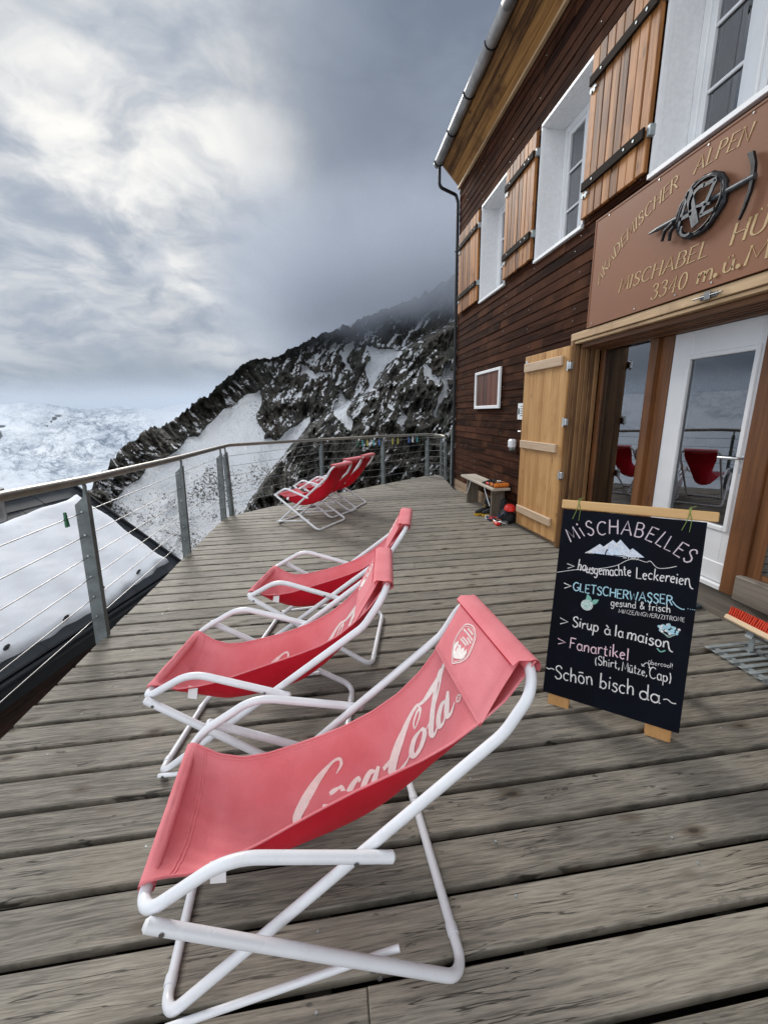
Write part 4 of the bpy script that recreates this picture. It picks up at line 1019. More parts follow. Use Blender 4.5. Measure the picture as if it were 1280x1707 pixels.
def make_chair(label):
    root = empty('deck_chair', (0, 0, 0), 0, label, 'deck chair', 'folding deck chairs on the terrace')
    def P(q, t): return (q[0], t, q[1])
    ra, rb, rc, rd = .0138, .0146, .0140, .0088
    wA, wC, wB0, wB1 = .236, .266, .296, .320
    a = MB()
    loop = [P(A0, -wA), P(AB, -wA), P(AT, -wA), P(AT, wA), P(AB, wA), P(A0, wA)]
    a.tube(fillet(loop, [.055, .16, .085, .085, .16, .055], 8, True), ra, 14, closed=True)
    for sg in (-1, 1): a.tube([(A0[0]-.001, sg*.150, A0[1]), (A0[0]-.001, sg*.172, A0[1])], ra+.0022, 14)
    a.build('back_frame', M['powder'], root)
    b = MB()
    path = [P(BC, -wB0), P(BR, -wB1), P(BR, wB1), P(BC, wB0)]
    d = (Vector(path[0])-Vector(path[1])).normalized(); path[0] = Vector(path[0])+d*.004; path[3] = Vector(path[3])+(Vector((d.x, -d.y, d.z)))*.004
    b.tube(fillet(path, [0, .06, .06, 0], 8), rb, 14)
    for sg in (-1, 1): b.tube([(BR[0], sg*.200, BR[1]), (BR[0], sg*.225, BR[1])], rb+.0022, 14)
    for sg in (-1, 1):
        q = path[0 if sg < 0 else 3]; b.tube([q, Vector(q)+Vector((d.x, d.y*(1 if sg < 0 else -1), d.z))*.006], [rb-.001, rb-.006], 14, 1)
    b.build('leg_frame', [M['powder'], M['plug']], root)
    c = MB()
    c.tube(fillet([P(CE, -wC), P(CB, -wC), P(CC, -wC), P(CC, wC), P(CB, wC), P(CE, wC)], [0, .16, .06, .06, .16, 0], 9), rc, 14)
    ce = (Vector(P(CE, 0))-Vector(P(CB, 0))).normalized()
    for sg in (-1, 1):
        q = Vector(P(CE, sg*wC)); c.tube([q, q+ce*.007], [rc-.001, rc-.007], 14, 1)
    c.build('arm_frame', [M['powder'], M['plug']], root)
    for sg in (-1, 1):
        k = MB(); t = sg*(wA+.030)
        k.tube([(.018, t, .040), (.600, t*1.06, .128)], rd, 10)
        k.build('brace', M['powder'], root)
    for sg in (-1, 1):
        for q, t in (((.078, .412), wB0+.0140), ((.50, .4405), wC+.0136), ((.54, .127), wB1-.006+.0142), ((.040, .0435), wA+.038)):
            bo = MB(); bo.disc((q[0], sg*t, q[1]), (0, sg, 0), .0062, .0025, 8)
            bo.build('bolt', M['bolt'], root)
    # the cloth: two-sided, sagging between the taut hems
    ns, nv = 64, 40
    m = MB(); V = []
    ss = [S_TAB[0]+(S_TAB[-1]-S_TAB[0])*i/ns for i in range(ns+1)]
    rng = random.Random(4)
    def pos(s, v):
        p = sling(s, v)
        k = .0030*math.sin(31*s+7*v+2*math.sin(5*v))*math.exp(-((s-.09)/.09)**2)+.0022*math.sin(26*v+9*s)*math.exp(-((s-.12)/.10)**2)+.004*math.sin(9*v+14*s)*(1-abs(v))*math.exp(-((s-.45)/.3)**2)
        return p+Vector((0, 0, k))
    top_ = [[pos(s, -1+2*j/nv) for j in range(nv+1)] for s in ss]
    V += [tuple(p) for r_ in top_ for p in r_]
    for i in range(ns+1):
        for j in range(nv+1):
            n_ = (top_[min(i+1, ns)][j]-top_[max(i-1, 0)][j]).cross(top_[i][min(j+1, nv)]-top_[i][max(j-1, 0)]).normalized()
            V.append(tuple(top_[i][j]-n_*.0022))
    N = (ns+1)*(nv+1); F1 = []; F2 = []; 
    for i in range(ns):
        for j in range(nv):
            q = i*(nv+1)+j
            F1.append((q, q+nv+1, q+nv+2, q+1)); F2.append((N+q, N+q+1, N+q+nv+2, N+q+nv+1))
    E_ = []
    for i in range(ns):
        for j in (0, nv):
            q = i*(nv+1)+j; E_.append((q, q+nv+1, N+q+nv+1, N+q))
    m.add(V, F1, 0, True); base = 0
    for f in F2: m.F.append(f); m.M.append(1); m.S.append(True)
    for f in E_: m.F.append(f); m.M.append(0); m.S.append(False)
    # stitched hem along both edges and the sleeves round the bars
    for sg in (-1, 1):
        m.tube([pos(s, sg*.985)+Vector((0, 0, .0012)) for s in ss[2:-2]], .0032, 6, 0)
    for s_ in (.055, .062):
        m.tube([pos(s_, -1+2*j/30)+Vector((0, 0, .0004)) for j in range(31)], .0016, 5, 0)
    for sg in (-1, 1): m.tube([pos(s, sg*.935)+Vector((0, 0, .0003)) for s in ss[3:-3]], .0014, 5, 0)
    for (q, r_) in ((CC, rc), (AT, ra)):
        m.tube([(q[0], -(.190 if q is AT else .205)+(.38 if q is AT else .41)*i/12, q[1]) for i in range(13)], r_+.0045, 16, 0, caps=False)
    # rolled seam under the head bar
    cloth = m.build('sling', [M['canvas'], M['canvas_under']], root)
    bm = bmesh.new(); bm.from_mesh(cloth.data)
    bm.free()
    # print on the cloth, clipped where the hem ends
    g = MB(); X0, K, V0 = .315, .0635, -.004
    L0 = float(np.interp(X0, S_TAB, _len))
    fs = lambda u, v, h: sling(s_of(u), v/HALF, .0018+h)
    for stroke in LOGO:
        pts, ww = vw(stroke)
        pts = [(L0+x*K*.98+.012*y, V0+y*.0425) for x, y in pts]
        ribbon(g, pts, [w*K for w in ww], fs, 0, .0006)
    for rr in (.0105, .0085):
        ribbon(g, [(L0+10.15*K*.98+rr*math.cos(a), V0+.012+rr*math.sin(a)) for a in np.linspace(0, 6.283, 14)], .0016, fs, 0, .0006)
    ribbon(g, [(L0+10.15*K*.98-.003, V0+.007), (L0+10.15*K*.98-.003, V0+.017), (L0+10.15*K*.98+.003, V0+.014), (L0+10.15*K*.98+.003, V0+.007)], .0016, fs, 0, .0006)
    g.build('lettering', M['print'], cloth)
    # head pad hung from the top bar
    top, bot = Vector((.950, 0, .862)), Vector((.842, 0, .678)); ax = (bot-top); ln = ax.length; ax.normalize(); nn = Vector((-ax.z, 0, ax.x)); nn = nn if nn.z > 0 else -nn
    pm = MB(); nu, nw = 14, 20; V = []
    def pad(u, w, side):                                   # u 0..1 down, w -1..1 across
        th = .020*max(0, (1-(2*u-1)**4))**.5*max(0, (1-w**6))**.5
        wr_ = .0025*math.sin(17*w+5*u)*side
        return top+ax*(u*ln)+Vector((0, w*.187*(1-.02*math.sin(math.pi*u)), 0))+nn*(th*side*(.75 if side > 0 else .55)+wr_*th*30-.004*u)
    for side in (1, -1):
        for i in range(nu+1):
            for j in range(nw+1): V.append(pad(i/nu, -1+2*j/nw, side))
    N = (nu+1)*(nw+1); F = []
    for i in range(nu):
        for j in range(nw):
            q = i*(nw+1)+j; F += [(q, q+1, q+nw+2, q+nw+1), (N+q, N+q+nw+1, N+q+nw+2, N+q+1)]
    for i in range(nu):
        for j in (0, nw): q = i*(nw+1)+j; F.append((q, q+nw+1, N+q+nw+1, N+q))
    for j in range(nw):
        for i in (0, nu): q = i*(nw+1)+j; F.append((q, q+1, N+q+1, N+q))
    pm.add(V, F, 0, True)
    # the pad cover rolls smoothly over the top bar
    prof = [(AT[0]+.024*math.cos(R(a)), AT[1]+.024*math.sin(R(a))) for a in (-40, -10, 20, 50, 80, 110)]+[tuple((top+ax*.004+nn*.010).xz), tuple((top+ax*.022+nn*.0165).xz)]
    V = []; rows = 14
    for (px_, pz_) in prof:
        for j in range(rows+1): V.append((px_, -.194+.388*j/rows, pz_))
    pm.add(V, [(i*(rows+1)+j, i*(rows+1)+j+1, (i+1)*(rows+1)+j+1, (i+1)*(rows+1)+j) for i in range(len(prof)-1) for j in range(rows)], 0, True)
    q_ = top+ax*.024+nn*.0172
    pm.tube([q_+Vector((0, -.184+.368*i/10, 0)) for i in range(11)], .0016, 5, 1)
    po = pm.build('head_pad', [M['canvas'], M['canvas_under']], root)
    e = MB(); cu, cv = .50, .035
    fp = lambda u, v, h: pad(cu+u/ln, (cv+v)/.187, 1)+nn*(.0012+h)
    # badge: arched outline, small lines of print, splashing mountain shape below (u down the pad, v across)
    out = [(-.052, .0)]+[(-.030-.030*math.sin(R(a)), .034*math.cos(R(a))) for a in range(0, 181, 18)]
    shape = catmull([(a_, b_*1.35) for a_, b_ in [(-.030, -.036), (-.055, -.026), (-.066, 0), (-.055, .026), (-.030, .036), (.005, .040), (.035, .030), (.060, .006), (.066, -.002), (.055, -.012), (.030, -.032), (.005, -.040), (-.030, -.036)]], 5)
    ribbon(e, [tuple(q) for q in shape], .0030, fp, 0, .0005)
    ribbon(e, [tuple(np.array(q)*.90) for q in shape], .0014, fp, 0, .0005)
    for uu, a, b in ((-.049, -.020, .020), (-.037, -.034, .030), (-.027, -.034, -.004), (-.017, -.026, .016), (-.008, -.016, .022)):
        x = a
        while x < b: ribbon(e, [(uu, x), (uu, x+.0042)], .0058, fp, 0, .0005); x += .0058
    blob = [(.004, -.030), (-.004, -.022), (.010, -.017), (.000, -.008), (.013, -.003), (.004, .006), (.012, .012), (.002, .020), (.012, .026), (.024, .030), (.036, .022), (.046, .014), (.052, .003), (.044, -.008), (.034, -.022), (.020, -.030)]
    e.prism([(a_, b_*1.35) for a_, b_ in blob], 0, .0005, fp)
    e.build('badge', M['print'], po)
    tg = MB(); p0 = sling(.15, -.97)
    tg.obox(p0+Vector((.01, -.004, -.018)), (1, 0, -.2), (0, .5, 1), (0, -1, .5), .019, .024, .0006)
    tg.build('care_tag', M['tagm'], cloth)
    return root
CHAIRS = [(-.507, .981, .062, 'nearest and largest deck chair, white print and badge on its pinkish red canvas'),
          (-.755, 1.738, -.143, 'second red canvas deck chair from the viewer, in the middle of the front three'),
          (-.501, 2.596, -.231, 'third red canvas deck chair, farthest of the front three, with a hanging white care tag'),
          (-.643, 5.796, -.631, 'leftmost of the three far deck chairs seen from behind, its whole frame visible'),
          (-.425, 6.432, -.699, 'middle one of the three far deck chairs seen from behind by the railing'),
          (-.265, 6.743, -.521, 'farthest right deck chair of the three seen from behind near the railing')]
def copy_tree(o, parent=None):
    c = o.copy(); COL.objects.link(c)
    if parent is not None: c.parent = parent
    for ch in list(o.children): copy_tree(ch, c)
    return c
M['canvas'] = M['canvas']
_proto = make_chair(CHAIRS[0][3])
for _i, (_x, _y, _a, _l) in enumerate(CHAIRS):
    _o = _proto if _i == 0 else copy_tree(_proto)
    _o.location = (_x, _y, .0); _o.rotation_euler = (0, 0, _a); _o['label'] = _l

# ================================================================== RAILING
def build_railing():
    rl = empty('terrace_railing', (-1.63, 2.8, 0), 0, 'grey steel terrace railing with round handrail, flat posts and thin horizontal cables', 'railing')
    top = [(-1.58, -3.2, 1.128), (-1.58, 2.122, 1.128), (-1.58, 2.815, 1.100), (-1.58, 4.531, 1.062), (-1.58, 6.135, 1.042), (-1.53, 6.50, 1.046), (-.158, 8.13, .990), (1.082, 8.46, 1.000), (2.227, 9.25, .968), (2.45, 9.33, .945), (2.56, 9.15, .935), (2.545, 8.85, .925)]
    h = MB(); h.tube(fillet(top, [0, 0, 0, 0, .25, .25, .5, .5, .3, .12, .12, 0], 6), .0265, 16)
    h.tube([(2.50, 8.45, .955), (2.46, 7.9, 1.20)], .02, 10)
    h.build('handrail', M['stainless'], rl, True)
    posts = [(-1.66, -2.4, 0), (-1.66, -.75, 0), (-1.66, 1.05, 0), (-1.66, 2.785, 0), (-1.655, 4.528, 0), (-1.645, 6.13, 0), (-1.555, 6.30, -.75), (-.20, 8.15, -.75), (1.09, 8.47, -.75), (2.235, 9.26, -.6), (2.555, 9.17, 1.4), (2.515, 8.66, 1.5), (2.46, 8.02, 1.5)]
    for i, (x, y, a) in enumerate(posts):
        j = min(range(len(top)-1), key=lambda k: (Vector(top[k][:2])-Vector((x, y))).length+(Vector(top[k+1][:2])-Vector((x, y))).length-(Vector(top[k+1][:2])-Vector(top[k][:2])).length)
        A_, B_ = Vector(top[j]), Vector(top[j+1]); d = (B_-A_); q = max(0, min(1, (Vector((x, y, 0))-Vector((A_.x, A_.y, 0))).dot(Vector((d.x, d.y, 0)))/Vector((d.x, d.y, 0)).length_squared)); T = A_+d*q
        if i == 12: T = Vector((2.46, 8.02, 1.13))
        ux, uy = Vector((math.cos(a), math.sin(a), 0)), Vector((-math.sin(a), math.cos(a), 0))
        p = MB(); zt = T.z-.085; tx = Vector((T.x-x, T.y-y, 0)); hw, hd = .040, .022
        base = Vector((x, y, -.16)); C = []
        for (z, k) in ((-.16, 0), (zt, .72)):
            for sx, sy in ((-1, -1), (1, -1), (1, 1), (-1, 1)):
                dz = (-.07 if sx < 0 else 0) if z > 0 else 0
                C.append(Vector((x, y, 0))+tx*k+ux*hw*sx+uy*hd*sy+Vector((0, 0, z+dz)))
        p.add(C, [(0, 1, 2, 3)[::-1], (4, 5, 6, 7), (0, 1, 5, 4), (1, 2, 6, 5), (2, 3, 7, 6), (3, 0, 4, 7)])
        tt = Vector((x, y, 0))+tx*.72
        p.tube([tt+ux*.018+Vector((0, 0, zt-.03)), tt+ux*.016+tx*.15+Vector((0, 0, zt+.045)), Vector((T.x, T.y, T.z-.012))], .012, 8)
        p.box(x-.045, x+.045, y-.045, y+.045, .0015, .0085) if i >= 6 else None
        po = p.build('post', M['steel'], rl, True)
        for z in (.165, .31, .455, .60, .745, .90):
            b = MB(); cc = Vector((x, y, z))+tx*(.72*z/zt)
            b.tube([cc-uy*(hd+.004), cc+uy*(hd+.004)], .0062, 8)
            b.build('cable_fitting', M['silver'], po, True)
    run = [(-1.655, -3.2), (-1.655, 6.12), (-1.55, 6.31), (-.20, 8.16), (1.09, 8.48), (2.235, 9.27), (2.555, 9.17), (2.515, 8.66)]
    for z in (.165, .31, .455, .60, .745, .90):
        k = MB(); P = []
        for x, y in run: P.append((x+(.058*z if x < -1.5 else 0), y-(.0 if x < -1.5 else .02*z), z))
        for a, b_ in zip(P, P[1:]):
            n = 8; sag = .006
            k.tube([(a[0]+(b_[0]-a[0])*i/n, a[1]+(b_[1]-a[1])*i/n, a[2]-sag*math.sin(math.pi*i/n)*(1 if a[1] > -3.3 else 0)) for i in range(n+1)], .0034, 6, caps=False)
        k.build('cable', M['cable'], rl, True)
build_railing()
def clothes_peg(loc, a, mt, label, group=None, sc=1.0):
    r = empty('clothes_peg', loc, a, label, 'clothes peg', group)
    m = MB()
    for s in (-1, 1):
        m.obox((0, s*.0055*sc, -.012*sc), (1, 0, 0), (0, 1, s*.10), (0, -s*.10, 1), .006*sc, .0032*sc, .040*sc, 0, .001)
    m.tube([(-.007*sc, 0, .002*sc), (.007*sc, 0, .002*sc)], .0042*sc, 8, 1)
    o = m.build('peg_jaws', [M[mt], M['bolt']], r)
clothes_peg((-1.603, 2.589, .906), 0, 'g_peg', 'single dark green clothes peg clipped on the cable nearest the viewer', sc=1.15)
for i, (x, mt, w) in enumerate(((.565, 'g_peg', 'green clothes peg at the left end of the far row, leaning against a teal one'), (.665, 'c_peg', 'teal clothes peg, second from left on the far railing cable'), (.767, 'y_peg', 'yellow-green clothes peg, third from left on the far railing cable'),
                              (.90, 'c_peg', 'teal clothes peg just left of the far railing post'), (1.02, 'b_peg', 'blue clothes peg close to the far railing post'), (1.33, 'y_peg', 'yellow clothes peg first right of the far railing post'), (1.46, 'y_peg', 'yellow clothes peg second right of the far railing post'),
                              (1.74, 'b_peg', 'blue clothes peg in the right part of the far row'), (1.84, 'plastic', 'white clothes peg in the right part of the far row'), (1.96, 'c_peg', 'teal clothes peg at the right end of the far row'))):
    y = float(np.interp(x, [-.2, 1.09, 2.235], [8.14, 8.46, 9.25]))
    a = .25 if x < 1.09 else .60
    clothes_peg((x, y, .898), a, mt, w, 'clothes pegs on the far railing cable', 1.6)

# ================================================================== BENCH AND GEAR
def build_bench():
    b = empty('wooden_bench', (2.27, 5.8, 0), 0, 'low pale wooden bench against the dark hut wall with gear on it', 'bench')
    m = MB(); m.box(2.145, 2.40, 5.12, 6.48, .408, .445, 0, .006); m.build('seat', M['bench'], b, True)
    for y in (6.30, 5.28):
        k = MB(); k.box(2.195, 2.385, y-.022, y+.022, .002, .406, 0, .004); k.box(2.21, 2.37, y-.036, y-.023, .35, .405, 0, .003); k.build('leg', M['bench_leg'], b, True)
    for y, s in ((6.27, -1), (5.31, 1)):
        k = MB(); k.tube([(2.19, y, .16), (2.175, y+s*.20, .402)], .007, 6); k.build('strut', M['plastic'], b, True)
build_bench()
def lump(mb, c, sx, sy, sz, seed, mi=0, rough=.16, res=18, flat=True):
    rng = random.Random(seed); ph = [rng.uniform(0, 6.28) for _ in range(6)]; V = []; F = []
    n, m = res, res*2
    for i in range(n+1):
        th = math.pi*i/n
        for j in range(m):
            a = 2*math.pi*j/m
            k = 1+rough*(math.sin(3*a+ph[0])*math.sin(2*th+ph[1])+.6*math.sin(5*a+ph[2]+3*th)+.4*math.sin(9*a+ph[3]-5*th))
            x, y, z = math.sin(th)*math.cos(a)*k*sx, math.sin(th)*math.sin(a)*k*sy, math.cos(th)*k*sz
            if flat: z = max(z, -sz*.8)
            V.append((c[0]+x, c[1]+y, c[2]+z))
    for i in range(n):
        for j in range(m): F.append((i*m+j, i*m+(j+1) % m, (i+1)*m+(j+1) % m, (i+1)*m+j))
    mb.add(V, F, mi, True)
def build_gear():
    r = empty('climbing_rope_bag', (2.30, 5.24, .446), 0, 'flat orange bag lying on the near end of the bench', 'bag')
    m = MB(); m.box(2.175, 2.40, 5.135, 5.36, .449, .508, 0, .022); m.build('bag', M['orange'], r, True)
    m = MB()
    for y in (5.18, 5.30): m.tube(fillet([(2.170, y, .45), (2.170, y, .512), (2.39, y+.02, .512)], .02, 4), .006, 6)
    m.tube([(2.2+.03*math.cos(a*1.9), 5.25+.05*math.sin(a), .518+.008*math.sin(3*a)) for a in np.linspace(0, 9, 40)], .005, 6); m.build('strap', M['blackf'], r, True)
    m = MB(); m.tube([(2.28+.03*math.cos(a), 5.22+.022*math.sin(a), .520+.004*math.sin(2*a)) for a in np.linspace(0, 6.2, 20)], .0045, 6, closed=True); m.tube([(2.30+.022*math.cos(a), 5.28+.035*math.sin(a), .522) for a in np.linspace(0, 6.2, 20)], .0045, 6, closed=True); m.build('carabiner', M['silver'], r, True)
    g = empty('work_glove', (2.26, 5.43, .446), 0, 'crumpled black and red gloves on the bench beside the orange bag', 'gloves')
    m = MB(); lump(m, (2.27, 5.44, .480), .075, .075, .035, 3, 0, .2); lump(m, (2.22, 5.47, .470), .055, .05, .026, 9, 0, .2)
    for k in range(4): m.tube([(2.25-.02*k, 5.49, .475), (2.235-.02*k, 5.535, .468), (2.225-.02*k, 5.56, .456)], [.012, .011, .008], 8)
    m.build('glove', M['blackf'], g, True)
    m = MB(); m.tube([(2.19, 5.37+.012*i, .470+.006*math.sin(i*2)) for i in range(8)], .014, 8); m.build('cuff', M['red'], g, True)
    # mountaineering boots
    for x, y, a, lab in ((2.20, 5.50, .35, 'left black mountaineering boot with yellow sole under the bench'), (2.29, 5.42, .22, 'right black mountaineering boot with yellow sole nearest the bench leg')):
        bt = empty('climbing_boot', (x, y, 0), math.pi+a, lab, 'boot', 'pair of boots under the bench')
        s = MB(); out = [(-.10, -.036), (-.11, 0), (-.10, .036), (-.03, .032), (.06, .046), (.14, .046), (.185, .02), (.19, -.005), (.165, -.035), (.08, -.046), (-.02, -.034)]
        o2 = [tuple(q) for q in catmull(out+[out[0]], 4)][:-1]
        s.prism(o2, .003, .034, lambda u, v, h: (u, v, h)); s.build('sole', M['yellow'], bt)
        u = MB(); rings = [(-.01, 0, .036, .145, .043), (.0, 0, .065, .135, .044), (-.02, 0, .095, .095, .042), (-.042, 0, .125, .060, .040), (-.048, 0, .17, .054, .043), (-.046, 0, .225, .060, .047), (-.046, 0, .227, .046, .036)]
        V = []; n = 20
        for cx, cy, z, ax_, ay_ in rings:
            for k in range(n):
                t = 2*math.pi*k/n; V.append((cx+.05*(ax_ > .1)+ax_*math.cos(t), cy+ay_*math.sin(t), z))
        F = [(i*n+k, i*n+(k+1) % n, (i+1)*n+(k+1) % n, (i+1)*n+k) for i in range(len(rings)-1) for k in range(n)]+[tuple(range((len(rings)-1)*n, len(rings)*n))]
        u.add(V, F, 0, True); u.build('upper', M['blackf'], bt)
        l = MB()
        for k in range(5): l.tube([(.05-.022*k, -.03, .085+.022*k), (.062-.022*k, 0, .098+.022*k), (.05-.022*k, .03, .085+.022*k)], .0028, 5)
        l.build('laces', M['yellow'], bt)
    k = empty('climbing_pack', (2.31, 4.98, 0), 0, 'small black rucksack on the deck between bench and open door', 'rucksack')
    m = MB(); lump(m, (2.31, 4.99, .085), .085, .13, .105, 5, 0, .12); lump(m, (2.30, 5.10, .20), .045, .05, .10, 8, 0, .12, flat=False); m.build('pack_body', M['blackf'], k, True)
    m = MB(); m.tube(catmull([(2.225, 4.92, .14), (2.20, 4.97, .09), (2.21, 5.05, .05), (2.24, 5.10, .12)], 6), .010, 6); m.build('strap', M['navy'], k, True)
    h = empty('climbing_helmet', (2.315, 4.90, .165), 0, 'bright red climbing helmet resting on the black rucksack', 'helmet')
    m = MB(); V = []; n, q = 12, 24
    for rr in (1, .93):
        for i in range(n+1):
            th = .5*math.pi*i/n
            for j in range(q):
                a = 2*math.pi*j/q; rim = 1+.04*math.cos(3*a)*(i/n)
                V.append((2.315+.075*rr*rim*math.sin(th)*math.cos(a), 4.92+.093*rr*rim*math.sin(th)*math.sin(a), .185+.085*rr*math.cos(th)))
    N = (n+1)*q; F = []
    for i in range(n):
        for j in range(q):
            p = (i*q+j, i*q+(j+1) % q, (i+1)*q+(j+1) % q, (i+1)*q+j); F += [p, tuple(N+w for w in p[::-1])]
    for j in range(q): F.append((n*q+j, n*q+(j+1) % q, N+n*q+(j+1) % q, N+n*q+j))
    m.add(V, F, 0, True)
    for j in (0, 4, 8): m.tube([(2.315+.077*math.sin(t)*math.cos(j*.35+2.4), 4.92+.095*math.sin(t)*math.sin(j*.35+2.4), .185+.087*math.cos(t)) for t in np.linspace(.2, 1.3, 8)], .005, 6)
    m.build('shell', M['red'], h, True)
    m = MB(); m.tube(catmull([(2.25, 4.86, .18), (2.235, 4.90, .135), (2.25, 4.97, .18)], 5), .005, 6); m.build('chin_strap', M['navy'], h, True)
    # heap of slings, carabiners and crampons on the boards
    c = empty('crampons', (2.20, 4.98, 0), 0, 'pair of steel crampons lying on the deck in front of the rucksack', 'crampons')
    m = MB()
    for sx, sy in ((2.215, 4.90), (2.165, 4.965)):
        m.tube([(sx+.045*math.cos(a), sy+.085*math.sin(a), .042) for a in np.linspace(0, 6.28, 22)][:-1], .007, 6, closed=True)
        for a in np.linspace(0, 6.28, 9)[:-1]: m.tube([(sx+.045*math.cos(a), sy+.085*math.sin(a), .042), (sx+.050*math.cos(a), sy+.092*math.sin(a), .003)], [.007, .0015], 5)
        m.box(sx-.04, sx+.04, sy-.012, sy+.012, .040, .048)
    m.build('crampon_frame', M['silver'], c, True)
    m = MB(); m.box(2.10, 2.165, 4.84, 4.93, .003, .042, 0, .012); m.build('heel_lever', M['red'], c, True)
    q = empty('climbing_sling', (2.16, 5.12, 0), 0, 'tangle of red and dark climbing slings in front of the boots', 'climbing slings')
    for mm, sd, cc in (('red', 1, (2.19, 5.09)), ('orange', 4, (2.17, 5.02)), ('navy', 2, (2.16, 5.14)), ('blackf', 3, (2.20, 5.02)), ('plastic', 5, (2.12, 5.20))):
        rng = random.Random(sd); P = []
        for i in range(14): P.append((cc[0]+rng.uniform(-.07, .06)*(.4 if mm == 'plastic' else 1), cc[1]+rng.uniform(-.09, .08)*(.4 if mm == 'plastic' else 1), rng.uniform(.010, .055)))
        m = MB(); m.tube(catmull(P, 6), .0075, 6); m.build('webbing', M[mm], q, True)
build_gear()
def build_wall_bits():
    p = empty('wall_notice', (WX-.012, 4.97, 1.36), 0, 'small white paper notice pinned to the dark wall beside the open door', 'notice')
    m = MB(); m.box(WX-.017, WX-.0135, 4.86, 5.045, 1.355, 1.555, 0, .001); m.build('sheet', M['paper'], p, True)
    m = MB(); m.add([(WX-.0176, y, z) for y, z in ((5.035, 1.50), (5.035, 1.41), (4.98, 1.43), (4.99, 1.49))], [(0, 1, 2, 3)])
    for k in range(5): m.box(WX-.0182, WX-.0172, 4.88, 4.97, 1.40+.028*k, 1.408+.028*k)
    m.build('print', M['ink'], p, True)
    d = empty('soap_dispenser', (WX-.012, 5.07, .955), 0, 'white plastic dispenser fixed to the dark wall above the bench end', 'dispenser')
    m = MB(); m.box(WX-.10, WX-.013, 5.015, 5.125, .985, 1.105, 0, .022); m.build('body', M['plastic'], d, True)
    m = MB(); m.box(WX-.085, WX-.02, 5.03, 5.11, .955, .984, 0, .010); m.build('spout', M['ink'], d, True)
build_wall_bits()

# ================================================================== BOOT SCRAPER, MAT
def build_scraper():
    r = empty('boot_brush', (2.45, 1.7, 0), 0, 'boot cleaning stand with red bristle brushes on a galvanised grate beside the entrance', 'boot brush')
    m = MB()
    for i in range(11):
        y = 1.937-.0515*i; m.box(2.236+.002*i, 2.80, y-.0125, y+.0125, .024, .029, 0, .001)
    for x in (2.29, 2.52, 2.74): m.box(x-.014, x+.014, 1.40, 1.945, .0015, .0235)
    m.build('grate', M['zinc'], r, True)
    m = MB()
    for y in (1.86, 1.62):
        m.box(2.452, 2.458, y-.016, y+.016, .0295, .135); m.box(2.43, 2.456, y-.017, y+.017, .0292, .0352)
        m.obox((2.444, y, .160), (.5, 0, .86), (0, 1, 0), (-.86, 0, .5), .045, .020, .003); m.disc((2.436, y, .168), (-.86, 0, .5), .008, .006, 8)
    m.box(2.440, 2.470, 1.36, 1.885, .124, .130); m.build('bracket', M['zinc'], r, True)
    def brush(c, up, ln, y0, y1, nm):
        up = Vector(up).normalized(); sd = Vector((up.z, 0, -up.x)); c = Vector(c)
        b = MB(); b.obox(c+Vector((0, (y0+y1)/2, 0)), (0, 1, 0), sd, up, (y1-y0)/2, .035, .016, 0, .006); bo = b.build('brush_back', M['lath_y'], r, True)
        t = MB(); rng = random.Random(8); y = y0+.02
        while y < y1-.01:
            for k in (-.024, -.012, 0, .012, .024):
                p = c+Vector((0, y, 0))+sd*k+up*.016; q = p+up*ln+Vector((rng.uniform(-.004, .004), rng.uniform(-.004, .004), 0))+sd*k*.25
                t.tube([p, q], [.0042, .0058], 5)
            y += .0135
        t.build('bristles', M['bristle'], bo, True)
    brush((2.425, 0, .182), (.45, 0, .9), .055, 1.36, 2.00, 'a'); brush((2.60, 0, .20), (-.75, 0, .65), .055, 1.36, 1.87, 'b')
    m = MB(); m.box(2.60, 2.606, 1.40, 1.84, .0295, .20); m.build('bracket', M['zinc'], r, True)
build_scraper()
def build_mat():
    r = empty('door_grate', (2.6, 2.7, 0), 0, 'dark metal foot grate lying before the white door behind the chalkboard', 'doormat')
    m = MB(); m.box(2.40, 2.695, 2.42, 2.44, .0015, .022); m.box(2.40, 2.695, 3.06, 3.08, .0015, .022); m.box(2.40, 2.415, 2.441, 3.059, .0015, .022); m.box(2.68, 2.695, 2.441, 3.059, .0015, .022); m.build('rim', M['rubber'], r, True)
    m = MB()
    for k in range(-12, 42):
        for s in (1, -1):
            y0 = 2.44+.031*k; pts = []
            a, b = (2.416, y0), (2.679, y0+s*.26)
            n = 20; P = [(a[0]+(b[0]-a[0])*i/n, a[1]+(b[1]-a[1])*i/n) for i in range(n+1)]; P = [q for q in P if 2.441 < q[1] < 3.059]
            if len(P) > 1: m.tube([(P[0][0], P[0][1], .0125+.003*s), (P[-1][0], P[-1][1], .0125+.003*s)], .0028, 5)
    m.build('mesh', M['zinc'], r, True)
build_mat()

